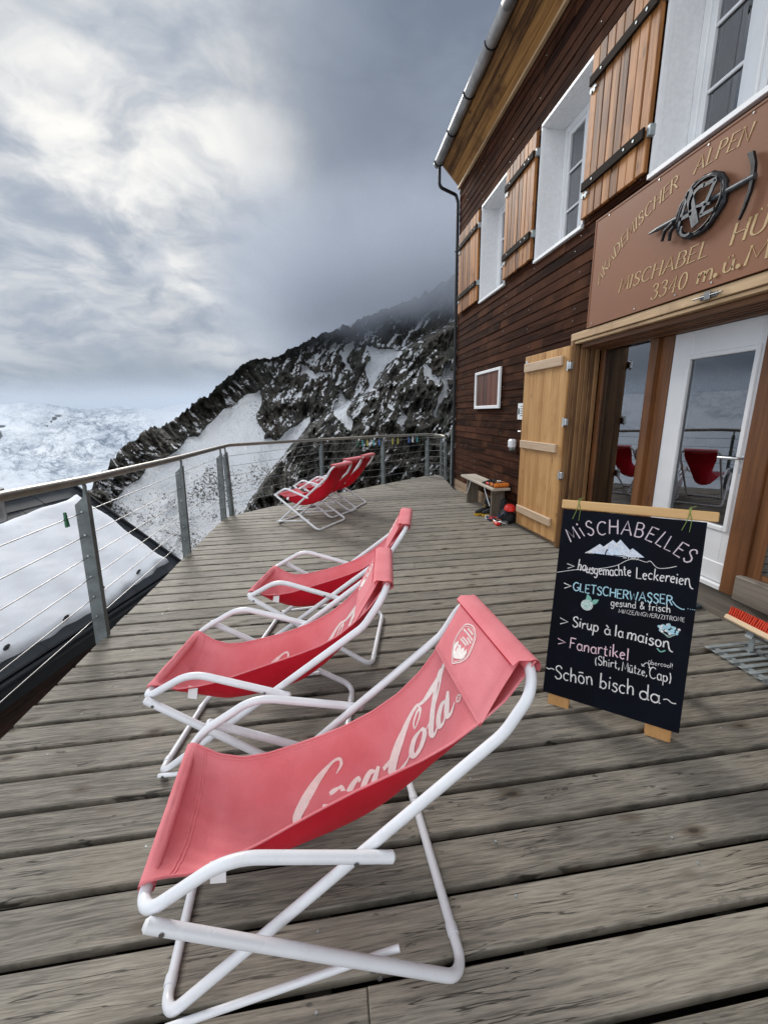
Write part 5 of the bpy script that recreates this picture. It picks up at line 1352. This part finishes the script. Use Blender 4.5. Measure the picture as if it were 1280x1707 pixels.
# ================================================================== INSIDE, SEEN THROUGH THE GLASS
def build_inside():
    t = empty('inside_table', (3.6, 4.0, .12), 0, 'pale wooden table standing inside behind the entrance window', 'table')
    m = MB(); m.box(3.35, 4.3, 3.9, 4.55, .80, .84, 0, .005); m.build('tabletop', M['table'], t, True)
    for x, y in ((3.42, 3.97), (4.22, 3.97), (3.42, 4.48), (4.22, 4.48)):
        m = MB(); m.box(x-.035, x+.035, y-.035, y+.035, .122, .799, 0, .004); m.build('leg', M['table'], t, True)
    for x, y, a, lab in ((3.55, 3.45, .2, 'dark chair with bent metal frame inside behind the entrance window'), (4.45, 3.35, 1.2, 'dark chair farther inside the room behind the glass')):
        c = empty('inside_chair', (x, y, .12), a, lab, 'chair', 'chairs inside the hut')
        m = MB(); m.box(-.20, .20, -.20, .20, .44, .47, 0, .01); m.build('seat', M['red'], c)
        m = MB(); m.box(-.21, .21, .19, .215, .55, .88, 0, .02); m.build('backrest', M['blackf'], c)
        m = MB()
        for s in (-1, 1): m.tube(fillet([(s*.21, -.20, .003), (s*.21, -.19, .45), (s*.21, .19, .45), (s*.22, .24, .92)], .05, 5), .012, 8); m.tube([(s*.21, .19, .45), (s*.21, .24, .003)], .012, 8)
        m.tube([(-.22, .24, .92), (.22, .24, .92)], .012, 8); m.build('frame', M['iron'], c)
build_inside()

# ================================================================== NEIGHBOURING ROOF BELOW THE TERRACE
def build_neighbour():
    E0 = Vector((-2.48, 6.35, -.80)); ev = Vector((-.60, -2.80, 0)).normalized(); up = Vector((-.978, .21, 0)).normalized()
    K, RISE = 1.573, 1.276; sl = (up*K+Vector((0, 0, RISE))); SL = sl.length; sl.normalize(); n = ev.cross(sl).normalized(); n = n if n.z > 0 else -n
    P = lambda e, s, h=0: E0+ev*e+sl*s+n*h                     # e along the eave towards the viewer, s up the slope
    nb = empty('snowy_building', (-4, 4, -3.5), 0, 'lower neighbouring building with snow covered slate roof beside the terrace', 'building')
    LEN = 9.0
    m = MB(); rows = 9
    for i in range(rows):
        a, b = SL*i/rows, SL*(i+1)/rows+.03
        e = -.06; rng = random.Random(i)
        while e < LEN:
            w = .34; h = .012+rng.uniform(0, .004)
            m.add([P(e, a, h+.012), P(e+w-.004, a, h+.012), P(e+w-.004, b, h), P(e, b, h), P(e, a, h), P(e+w-.004, a, h), P(e+w-.004, b, h-.012), P(e, b, h-.012)],
                  [(0, 1, 2, 3), (4, 7, 6, 5), (0, 4, 5, 1), (0, 3, 7, 4), (1, 5, 6, 2), (3, 2, 6, 7)]); e += w
    ridge = P(0, SL)
    # far side of the roof, ridge cap
    oth = lambda e, s: ridge+ev*e+up*s*K/SL-Vector((0, 0, RISE/SL*s))
    m.add([oth(-.06, 0), oth(LEN, 0), oth(LEN, SL), oth(-.06, SL)], [(0, 1, 2, 3)])
    m.tube([ridge+ev*-.08+Vector((0, 0, .02)), ridge+ev*LEN+Vector((0, 0, .02))], .045, 8)
    ro = m.build('roof', M['tile'], nb, True)
    v = MB()
    v.obox(P(-.075, SL/2, .012), sl, ev, n, SL/2+.02, .014, .055); v.obox(P(-.105, SL/2, -.01), sl, ev, n, SL/2+.05, .012, .035)
    v.obox(P(LEN/2, -.012, .004), ev, sl, n, LEN/2, .010, .03)
    v.build('verge', M['slab'], ro, True)
    g = MB(); gc = lambda e: P(e, -.065, -.035)
    g.tube([gc(-.1), gc(LEN)], .062, 10); g.obox(E0+ev*LEN/2+Vector((.0, 0, -.17)), ev, (0, 0, 1), up, LEN/2, .10, .012)
    g.build('gutter', M['slab'], nb, True)
    # snow blanket with an uneven edge
    ne, ns = 150, 46; rng = np.random.default_rng(5); V = []
    ee = np.linspace(.06, LEN, ne+1)
    edge = .085+.030*np.sin(ee*3.1+.4)+.018*np.sin(ee*7.7)+.010*np.sin(ee*19.0+1)
    topc = SL-.16-.17*np.clip((ee-.1)/.9, 0, 1)*(1+.25*np.sin(ee*2.3))-.05*np.sin(ee*5)
    for i in range(ne+1):
        for j in range(ns+1):
            q = j/ns; s = edge[i]+(topc[i]-edge[i])*q
            d = min(q*ns/3.0, (1-q)*ns/3.0, i/2.5, 1.0); d = max(d, 0)
            h = .014+.075*(d*(2-d))**.5*(1+.16*math.sin(3.1*ee[i]+5*q+math.sin(2*ee[i]))+.12*math.sin(7*ee[i]-9*q)+.07*math.sin(17*ee[i]+13*q)+.10*rng.uniform(-.5, .5)) if d > 0 else .010
            e = ee[i]+.035*math.sin(6*q)*max(0, 1-i/6)+.02*math.sin(17*q)*max(0, 1-i/6)
            V.append(P(e, s, h))
    F = [(i*(ns+1)+j, (i+1)*(ns+1)+j, (i+1)*(ns+1)+j+1, i*(ns+1)+j+1) for i in range(ne) for j in range(ns)]
    s_ = MB(); s_.add(V, F, 0, True); s_.build('roof_snow', M['snow_r'], ro, True)
    for k in range(14):
        h = MB(); c = P(.75+.62*k, .20+.05*math.sin(k*2.1), .10); h.obox(c, ev, sl, n, .020, .012, .045, 0, .003); h.build('snow_hook', M['slab'], ro, True)
    w = MB(); z = -1.0
    W0 = E0+up*.16
    while z > -4.2:
        w.obox(W0+ev*LEN/2+Vector((0, 0, z+.80-.06)), ev, (0, 0, 1), up, LEN/2, .062, .015); z -= .128
    w.build('wall', M['brown'], nb, True)
    w = MB()
    a, b, c = E0+up*.16, E0+up*(2*K-.16), ridge-Vector((0, 0, .08)); dn = Vector((0, 0, -3.6))
    o = ev*.05
    w.add([a+o+Vector((0, 0, -.04)), b+o+Vector((0, 0, -.04)), c+o, a+o+dn, b+o+dn], [(0, 2, 1), (0, 1, 4, 3)]); w.build('gable', M['brown'], nb, True)
    w = MB()
    for z in (-1.62, -1.30): w.obox(E0+ev*LEN/2+Vector((.06, .0, z+.8)), ev, (0, 0, 1), up, LEN/2, .025, .02)
    w.build('ledger', M['gray'], nb, True)
    ch = empty('roof_vent', tuple(ridge+ev*1.30), 0, 'grey metal vent pipe with rounded cap on the snowy roof ridge at the left edge', 'chimney')
    base = ridge+ev*1.28+Vector((.10, -.05, 0))
    m = MB(); m.tube([base+Vector((0, 0, -.30)), base+Vector((0, 0, .16))], .17, 22); m.tube([base+Vector((0, 0, .16)), base+Vector((0, 0, .20))], .20, 22); m.build('base', M['gutter'], ch, True)
    m = MB(); m.tube([base+Vector((0, 0, .20)), base+Vector((0, 0, .42))], .10, 18); m.tube([base+Vector((0, 0, z)) for z in (.42, .45, .52, .53)], [.13, .14, .09, .05], 18); m.build('pipe', M['slab'], ch, True)
    m = MB(); lump(m, tuple(base+Vector((0, 0, .60))), .085, .085, .075, 2, 0, .02, 10, False); m.build('cap', M['gutter'], ch, True)
build_neighbour()

# ================================================================== TERRAIN
def _hash(ix, iy, iz, seed):
    h = (ix.astype(np.int64)*374761393+iy.astype(np.int64)*668265263+iz.astype(np.int64)*2147483647+seed*974711) & 0xffffffff
    h = ((h ^ (h >> 13))*1274126177) & 0xffffffff
    h = ((h ^ (h >> 16))*2246822519) & 0xffffffff
    return ((h ^ (h >> 15)) & 0xffffff)/float(0xffffff)
def vnoise(p, seed=0):
    i = np.floor(p); f = p-i; f = f*f*(3-2*f); i = i.astype(np.int64); r = 0
    for dx in (0, 1):
        for dy in (0, 1):
            for dz in (0, 1):
                w = (f[..., 0] if dx else 1-f[..., 0])*(f[..., 1] if dy else 1-f[..., 1])*(f[..., 2] if dz else 1-f[..., 2])
                r = r+w*_hash(i[..., 0]+dx, i[..., 1]+dy, i[..., 2]+dz, seed)
    return r
def fbm(p, oct_=5, seed=0, gain=.5, ridged=False):
    a, s, t = 1.0, 0, 0
    for o in range(oct_):
        v = vnoise(p*(2.03**o), seed+o*17)
        if ridged: v = 1-np.abs(2*v-1)
        s = s+a*v; t += a; a *= gain
    return s/t
def grid_mesh(name, Pts, m, attrs=None, smooth=True):
    nu, nv = Pts.shape[:2]; me = bpy.data.meshes.new(name)
    idx = np.arange(nu*nv).reshape(nu, nv)
    q = np.stack([idx[:-1, :-1], idx[1:, :-1], idx[1:, 1:], idx[:-1, 1:]], -1).reshape(-1, 4)
    me.vertices.add(nu*nv); me.vertices.foreach_set('co', Pts.reshape(-1).astype(np.float32))
    me.loops.add(q.size); me.loops.foreach_set('vertex_index', q.reshape(-1).astype(np.int32))
    me.polygons.add(len(q)); me.polygons.foreach_set('loop_start', np.arange(0, q.size, 4, dtype=np.int32))
    me.update(calc_edges=True)
    me.polygons.foreach_set('use_smooth', np.full(len(q), smooth))
    for k, v in (attrs or {}).items():
        if v.ndim == 3:
            a = me.attributes.new(k, 'FLOAT_VECTOR', 'POINT'); a.data.foreach_set('vector', v.reshape(-1).astype(np.float32)); continue
        a = me.attributes.new(k, 'FLOAT', 'POINT'); a.data.foreach_set('value', v.reshape(-1).astype(np.float32))
    me.materials.append(m)
    o = bpy.data.objects.new(name, me); COL.objects.link(o); return tag(o, kind='structure')
def inside(az, el, poly):
    x, y = az, el; r = np.zeros(az.shape, bool); n = len(poly)
    for i in range(n):
        x0, y0 = poly[i]; x1, y1 = poly[(i+1) % n]
        if y0 == y1: continue
        c = ((y0 > y) != (y1 > y)) & (x < (x1-x0)*(y-y0)/(y1-y0)+x0); r ^= c
    return r
def rock_mat():
    m, t, b = mat('alpine_rock', .85, 0, .25)
    c = t.n('ShaderNodeAttribute', attribute_name='tex').outputs['Vector']
    geo = t.n('ShaderNodeNewGeometry')
    at = lambda nm: t.n('ShaderNodeAttribute', attribute_name=nm).outputs['Fac']
    field, scree = at('field'), at('scree')
    n1 = t.noise(c, .07, 6, .6); n2 = t.noise(c, .35, 6, .65); n3 = t.noise(t.scl(c, (1, 1, .35)), .16, 5, .6)
    rock = t.mix(t.map(n2, .3, .7), (.030, .031, .029), (.155, .150, .128))
    rock = t.mix(t.m('MULTIPLY', t.map(n1, .48, .62), .35), rock, (.105, .072, .052))
    rock = t.mix(t.m('MULTIPLY', t.map(n3, .52, .66), .5), rock, (.072, .080, .052))
    rock = t.mix(t.map(t.noise(c, 1.1, 4, .6), .60, .42), rock, t.mix(.35, rock, (.012, .012, .012)))
    # snow lies in runnels: streaks leaning one way on the left ridge, the other way on the face
    rot = lambda a: t.n('ShaderNodeMapping', {'Vector': c, 'Rotation': (0, R(a), 0)}).outputs[0]
    wv = t.v('SCALE', t.v('SUBTRACT', t.noise(c, .09, 4, .6, out=1), (.5, .5, .5)), scale=7)
    sL = t.noise(t.scl(t.v('ADD', rot(40), wv), (.62, .2, .11)), 1.0, 5, .62)
    sR = t.noise(t.scl(t.v('ADD', rot(-35), wv), (.48, .2, .13)), 1.0, 5, .66)
    side = t.map(t.n('ShaderNodeSeparateXYZ', {0: c}).outputs[0], -42, -22)
    led = t.m('ADD', t.m('MULTIPLY', sL, t.m('SUBTRACT', 1.0, side)), t.m('MULTIPLY', sR, side))
    led = t.m('ADD', led, t.m('MULTIPLY', t.m('SUBTRACT', t.noise(c, .028, 4, .6), .5), .42))
    led = t.m('ADD', led, t.m('MULTIPLY', t.m('SUBTRACT', t.noise(c, .9, 4, .65), .5), .26))
    nz = t.n('ShaderNodeSeparateXYZ', {0: geo.outputs['Normal']}).outputs[2]
    led = t.m('ADD', led, t.m('MULTIPLY', t.m('SUBTRACT', nz, .4), .12))
    ledge = t.map(led, .600, .624)
    fe = t.m('ADD', field, t.m('MULTIPLY', t.m('SUBTRACT', t.noise(c, .6, 6, .65), .5), .75))
    fld = t.map(fe, .46, .54)
    st = t.m('ADD', t.noise(t.scl(c, (1, 1, 1)), 1.25, 5, .68), t.m('MULTIPLY', t.m('SUBTRACT', scree, .5), .32))
    stone = t.map(st, .635, .665)
    fld = t.m('MULTIPLY', fld, t.m('SUBTRACT', 1.0, t.m('MULTIPLY', stone, .93)))
    snow = t.m('MAXIMUM', ledge, fld)
    col = t.mix(snow, rock, t.mix(t.noise(c, .12, 4, .5), (.86, .89, .94), (.94, .95, .97)))
    t.put(b.inputs['Base Color'], col)
    bump(t, b, t.m('ADD', n2, t.m('MULTIPLY', t.noise(c, 1.6, 5, .7), .5)), 1.0, 2.4)
    return m
def ice_mat():
    m, t, b = mat('glacier_ice', .75, 0, .3)
    c = t.n('ShaderNodeAttribute', attribute_name='tex').outputs['Vector']
    roc = t.n('ShaderNodeAttribute', attribute_name='rocky').outputs['Fac']
    w = t.noise(c, .0016, 4, .55, out=1)
    cw = t.v('ADD', c, t.v('SCALE', t.v('SUBTRACT', w, (.5, .5, .5)), scale=420))
    n = t.noise(t.scl(cw, (.7, 1, 1.5)), .0045, 7, .62)
    cre = t.map(t.m('ABSOLUTE', t.m('SUBTRACT', n, .5)), .055, .0)
    n2 = t.noise(t.scl(cw, (1, 1, 1.6)), .016, 6, .66)
    cre2 = t.map(t.m('ABSOLUTE', t.m('SUBTRACT', n2, .5)), .045, .0)
    area = t.map(t.noise(c, .0016, 3, .5), .44, .60)
    f = t.m('MULTIPLY', t.m('ADD', t.m('MULTIPLY', cre, .55), t.m('MULTIPLY', cre2, .55), clamp=True), t.m('ADD', t.m('MULTIPLY', area, .88), .12))
    col = t.mix(f, (.68, .72, .77), (.20, .25, .31))
    col = t.mix(t.m('MULTIPLY', t.map(n, .5, .72), .38), col, (.40, .46, .53))
    rk = t.map(t.m('ADD', roc, t.m('MULTIPLY', t.m('SUBTRACT', t.noise(c, .016, 6, .7), .5), .9)), .50, .60)
    col = t.mix(rk, col, (.10, .115, .13))
    t.put(b.inputs['Base Color'], col)
    bump(t, b, t.m('ADD', n, t.m('MULTIPLY', n2, .4)), .45, 40)
    return m
M['rock'] = rock_mat(); M['ice'] = ice_mat()
CAMP = np.array([0, 0, CAMZ])
def sph(az, el, r):
    a, e = np.radians(az), np.radians(el)
    return np.stack([np.sin(a)*np.cos(e)*r, np.cos(a)*np.cos(e)*r, np.sin(e)*r+CAMZ], -1)
def build_mountain():
    SIL = [(-60, -34), (-50, -29), (-42, -22), (-36, -16.0), (-32.2, -11.8), (-29, -7.8), (-26.2, -4.6), (-25.1, -3.5), (-22.7, -1.8), (-18.6, -.2), (-16.9, 1.2), (-14, 3.4), (-11.3, 5.5), (-9.4, 6.3), (-7.1, 6.7), (-4.8, 7.8), (-.8, 9.5), (4.7, 11.4), (11, 13.4), (17.3, 16), (25, 19), (35, 20), (50, 18), (70, 14)]
    FLD = [(-9.1, 3.8), (-11.8, 1.5), (-13.8, -.2), (-16.6, -1.8), (-20.1, -4.2), (-23.7, -7.0), (-28.2, -10.9), (-32, -14.6), (-40, -26), (-40, -48), (-12, -48), (-17, -24), (-12.2, -12.8), (-10.8, -11.3), (-7.8, -7.4), (-4.9, -3.9), (-1.6, .2), (-3.6, -.9), (-5.3, -2.0), (-7.4, -3.3), (-8.6, -3.0), (-9.1, -1.6), (-9.4, -.4), (-9.0, 2.0)]
    SPUR = [(60, 16), (25, 13.5), (17, 11), (9.8, 7.85), (5.4, 2.6), (2.0, .8), (-1.6, -1.0), (-5.2, -4.3), (-8.6, -7.6), (-12.4, -13), (-17, -24), (-19, -48), (60, -48)]
    BITS = [[(1.2, 3.4), (2.6, 1.2), (3.4, -1.2), (2.4, -2.4), (1.2, -.6), (.6, 1.4)], [(5.8, 8.4), (9.8, 7.6), (7.4, 5.2), (6.4, 3.0), (5.3, 2.7), (5.7, 5.2)], [(-3.8, 6.2), (-1.2, 5.4), (.4, 5.6), (-1.0, 4.7), (-3.6, 5.0)],
            [(2.0, 8.0), (3.6, 9.6), (2.8, 7.0), (3.4, 5.0), (2.4, 5.6)], [(15.0, -1), (16.3, 3), (17.2, 6), (16.4, 6.2), (15.4, 3.0), (14.2, -1)], [(13.0, 6.6), (14.8, 4.2), (16.6, 4.4), (14.6, 3.4), (12.8, 5.4)], [(10.0, 1.8), (11.3, -1.0), (10.6, -2.6), (9.6, -1.6), (10.2, -.2)], [(11.5, 9.5), (13.6, 11.5), (15.5, 13.8), (14.6, 13.6), (12.6, 11.0), (11.0, 9.2)]]
    na, nv = 640, 420
    az = np.concatenate([np.linspace(-60, -33, 60)[:-1], np.linspace(-33, 20, na-110), np.linspace(20, 70, 52)[1:]]); na = len(az)
    v = np.linspace(0, 1, nv)**.9
    top = np.interp(az, [a for a, b in SIL], [b for a, b in SIL]); bot = np.full(na, -48.0)
    A = np.repeat(az[:, None], nv, 1); E = bot[:, None]+(top-bot)[:, None]*v[None, :]
    rt = np.interp(az, [-60, -36, -29, -18, -8, 5, 18, 40, 70], [30, 80, 115, 155, 190, 215, 215, 190, 150])
    # a gully under the terrace, then a steep face up to the skyline about two hundred metres away
    r0 = np.interp(az, [-60, -30, 0, 70], [9, 11, 12, 12])
    vv = (E-bot[:, None])/(top-bot)[:, None]
    foot = np.clip(top-24, -44, -15)[:, None]; rf = (rt*.50)[:, None]
    lo_ = np.clip((E-bot[:, None])/(foot-bot[:, None]), 0, 1); hi_ = np.clip((E-foot)/(top[:, None]-foot), 0, 1)
    Rr = r0[:, None]*(rf/r0[:, None])**(lo_**1.1)*(rt[:, None]/rf)**hi_
    TX = lambda R_: np.stack([np.radians(A)*200, R_*.30, np.radians(E)*200], -1)
    P0 = TX(Rr)
    wob = (fbm(P0/22, 4, 3)-.5)*1.6
    sp = inside(A+wob, E+wob*.6, SPUR).astype(float); fl = inside(A+(fbm(P0/8, 4, 9)-.5)*2.6, E+(fbm(P0/8, 4, 19)-.5)*1.8, FLD).astype(float)
    def blur(a, k):
        for _ in range(k):
            a = (np.roll(a, 1, 0)+np.roll(a, -1, 0)+2*a)/4; a = (np.roll(a, 1, 1)+np.roll(a, -1, 1)+2*a)/4
        return a
    spb = blur(sp, 6); flb = blur(fl*(1-spb), 3)
    for bt in BITS: flb = np.maximum(flb, .95*blur(inside(A+(fbm(P0/5, 4, 31)-.5)*2.4, E+(fbm(P0/5, 4, 37)-.5)*2.0, bt).astype(float), 1))
    Rr = Rr*(1-.22*spb)
    P1 = TX(Rr)
    # ribs run steeply down the face, leaning one way on the left ridge and the other way on the right
    k = np.clip((A+12)/6, 0, 1)[..., None]
    axv = (1-k)*np.array([.78, .2, .60])+k*np.array([.88, .2, -.42])
    sq = P1*.75+(P1*axv).sum(-1, keepdims=True)*axv*1.5
    d1 = fbm(P1/21, 5, 51, .5, True); d2 = fbm(sq/9, 5, 77, .58, True); d3 = fbm(sq/3.0, 4, 91, .6, True)
    rough = 1-.93*flb
    near = np.clip(Rr/60, .12, 1)
    disp = ((d1-.55)*22*(.35+.65*rough)+(d2-.55)*15*rough+(d3-.55)*5*rough)*near
    edge = np.clip((1-vv)/.02, 0, 1)
    Rn = Rr-disp
    En = E+(1-edge)*((d3-.55)*.35+(d2-.55)*1.5)*np.minimum(Rr/150, 1)
    P2 = sph(A, En, Rn)
    scree = np.clip(.5+.8*(fbm(P1/14, 4, 61)-.5)*2+np.clip((-6-E)/9, 0, .35), 0, 1)
    grid_mesh('mountain', P2, M['rock'], dict(field=flb, scree=scree, tex=P1))
    # far, cloud-capped ice field all along the valley, also behind the viewer
    az = np.concatenate([np.linspace(-190, -45, 330)[:-1], np.linspace(-45, 10, 260)]); nv = 200
    el = np.linspace(0, 1, nv); tp = np.interp(az, [-190, -60, -40, -36, -32, -28.5, -25, -21, -18, 10], [1.3, 1.3, 1.5, 1.75, 2.0, 1.25, 1.5, .9, 1.5, 1.2])+.45*(fbm(np.stack([az/9, az*0, az*0], -1), 4, 5)-.5)*2+np.clip((-50-az)/60, 0, 1)*5*(fbm(np.stack([az/14, az*0, az*0+3], -1), 4, 8))
    A = np.repeat(az[:, None], nv, 1); E = -24+(tp[:, None]+24)*el[None, :]
    Rr = np.interp(E, [-24, -11, 1.5, 8], [900, 2400, 3700, 4300])
    P1 = np.stack([np.radians(A)*3200, Rr*.35, np.radians(E)*3200], -1)
    d = fbm(P1/330, 6, 15, .55, True); Rr = Rr-((d-.55)*230+(fbm(P1/1000, 3, 81)-.5)*1500)*np.clip(Rr/3000, .2, 1)
    En = E+(np.clip((el-.94)/.06, 0, 1)[None, :])*(fbm(P1/260, 4, 44)-.5)*.55
    ry = np.zeros_like(A)
    for (a, e, sa, se, k) in ((-30.5, .45, .45, .18, .8), (-30.9, .15, .26, .24, .85), (-31.25, -.2, .18, .26, .85), (-31.6, -.6, .15, .24, .8), (-33.6, .3, .5, .12, .6), (-34.2, -.1, .5, .14, .65), (-35.2, -.5, .6, .3, .8), (-36.4, -1.4, 1.5, 1.0, .95), (-36.6, -2.6, 1.0, .7, .8), (-35, -4.6, 1.2, .8, .45), (-31, -5.2, 2, .7, .4)):
        ry = np.maximum(ry, k*np.exp(-((A-a)/sa)**2-((E-e)/se)**2))
    ry = np.maximum(ry, np.clip((fbm(P1/520, 4, 70)-.56)*5, 0, .8)*(A < -48))
    grid_mesh('glacier', sph(A, En, Rr), M['ice'], dict(rocky=ry, tex=P1))
    # ground: rocky shoulder under the hut, falling away to the valley, out to the horizon
    an = np.linspace(0, 2*np.pi, 181); rr = np.concatenate([[0.01], np.geomspace(2, 9000, 70)])
    Rg, Ag = np.meshgrid(rr, an); x, y = Rg*np.sin(Ag), Rg*np.cos(Ag)
    z = -4.2-np.clip(Rg-14, 0, None)*.42
    z = np.maximum(z, -760+0*z); Pg = np.stack([x, y, z], -1)
    k = np.clip((Rg-9)/40, 0, 1)
    Pg[..., 2] += (fbm(Pg/9, 5, 23, .5, True)-.5)*(1.0+k*10)
    grid_mesh('ground', Pg, M['rock'], dict(tex=Pg, field=np.clip(fbm(Pg/12, 4, 27)*1.5-.1, 0, 1)*np.ones_like(Rg), scree=np.full_like(Rg, .6)))
build_mountain()

# ================================================================== CLOUD HANGING ON THE SUMMIT
def build_cloud():
    m = bpy.data.materials.new('summit_cloud'); m.use_nodes = True; t = NT(m.node_tree)
    c = t.scl(t.n('ShaderNodeTexCoord').outputs['Object'], (2, 2, 2))
    s = t.n('ShaderNodeSeparateXYZ', {0: c})
    n = t.noise(c, .012, 4, .55); n2 = t.noise(c, .04, 3, .55)
    h = t.m('ADD', s.outputs[2], t.m('ADD', t.m('MULTIPLY', t.m('SUBTRACT', n, .5), 70.0), t.m('MULTIPLY', t.m('SUBTRACT', n2, .5), 26.0)))
    h = t.m('ADD', h, t.m('MULTIPLY', s.outputs[0], -.135))
    f = t.m('MULTIPLY', t.map(h, 51, 84), t.map(h, 165, 105))
    ex = t.m('MULTIPLY', t.map(s.outputs[0], -95, 0), t.map(s.outputs[0], 300, 200))
    ex = t.m('MULTIPLY', ex, t.m('MULTIPLY', t.map(s.outputs[1], 245, 290), t.map(s.outputs[2], 178, 140)))
    dens = t.m('MULTIPLY', t.m('MULTIPLY', f, ex), .042)
    v = t.n('ShaderNodeVolumePrincipled', {'Color': (.60, .64, .71, 1), 'Density': dens, 'Anisotropy': .1})
    t.n('ShaderNodeOutputMaterial', {'Volume': v.outputs[0]})
    b = MB(); b.box(-50, 155, 120, 225, 14, 90); o = b.build('cloud', m); tag(o, kind='stuff')
build_cloud()
def build_bank():
    m = bpy.data.materials.new('low_cloud'); m.use_nodes = True; t = NT(m.node_tree)
    c = t.n('ShaderNodeTexCoord').outputs['Object']; s = t.n('ShaderNodeSeparateXYZ', {0: c})
    n = t.noise(t.scl(c, (1, 1, 1.6)), .0016, 5, .6)
    h = t.m('ADD', s.outputs[2], t.m('MULTIPLY', t.m('SUBTRACT', n, .5), 190.0))
    dens = t.m('MULTIPLY', t.m('MULTIPLY', t.map(h, -10, 95), t.map(h, 300, 120)), .0010)
    v = t.n('ShaderNodeVolumePrincipled', {'Color': (.62, .68, .76, 1), 'Density': dens, 'Anisotropy': .0})
    t.n('ShaderNodeOutputMaterial', {'Volume': v.outputs[0]})
    b = MB(); b.box(-4600, 700, 2500, 5600, -70, 440); tag(b.build('cloud', m), kind='stuff')
build_bank()
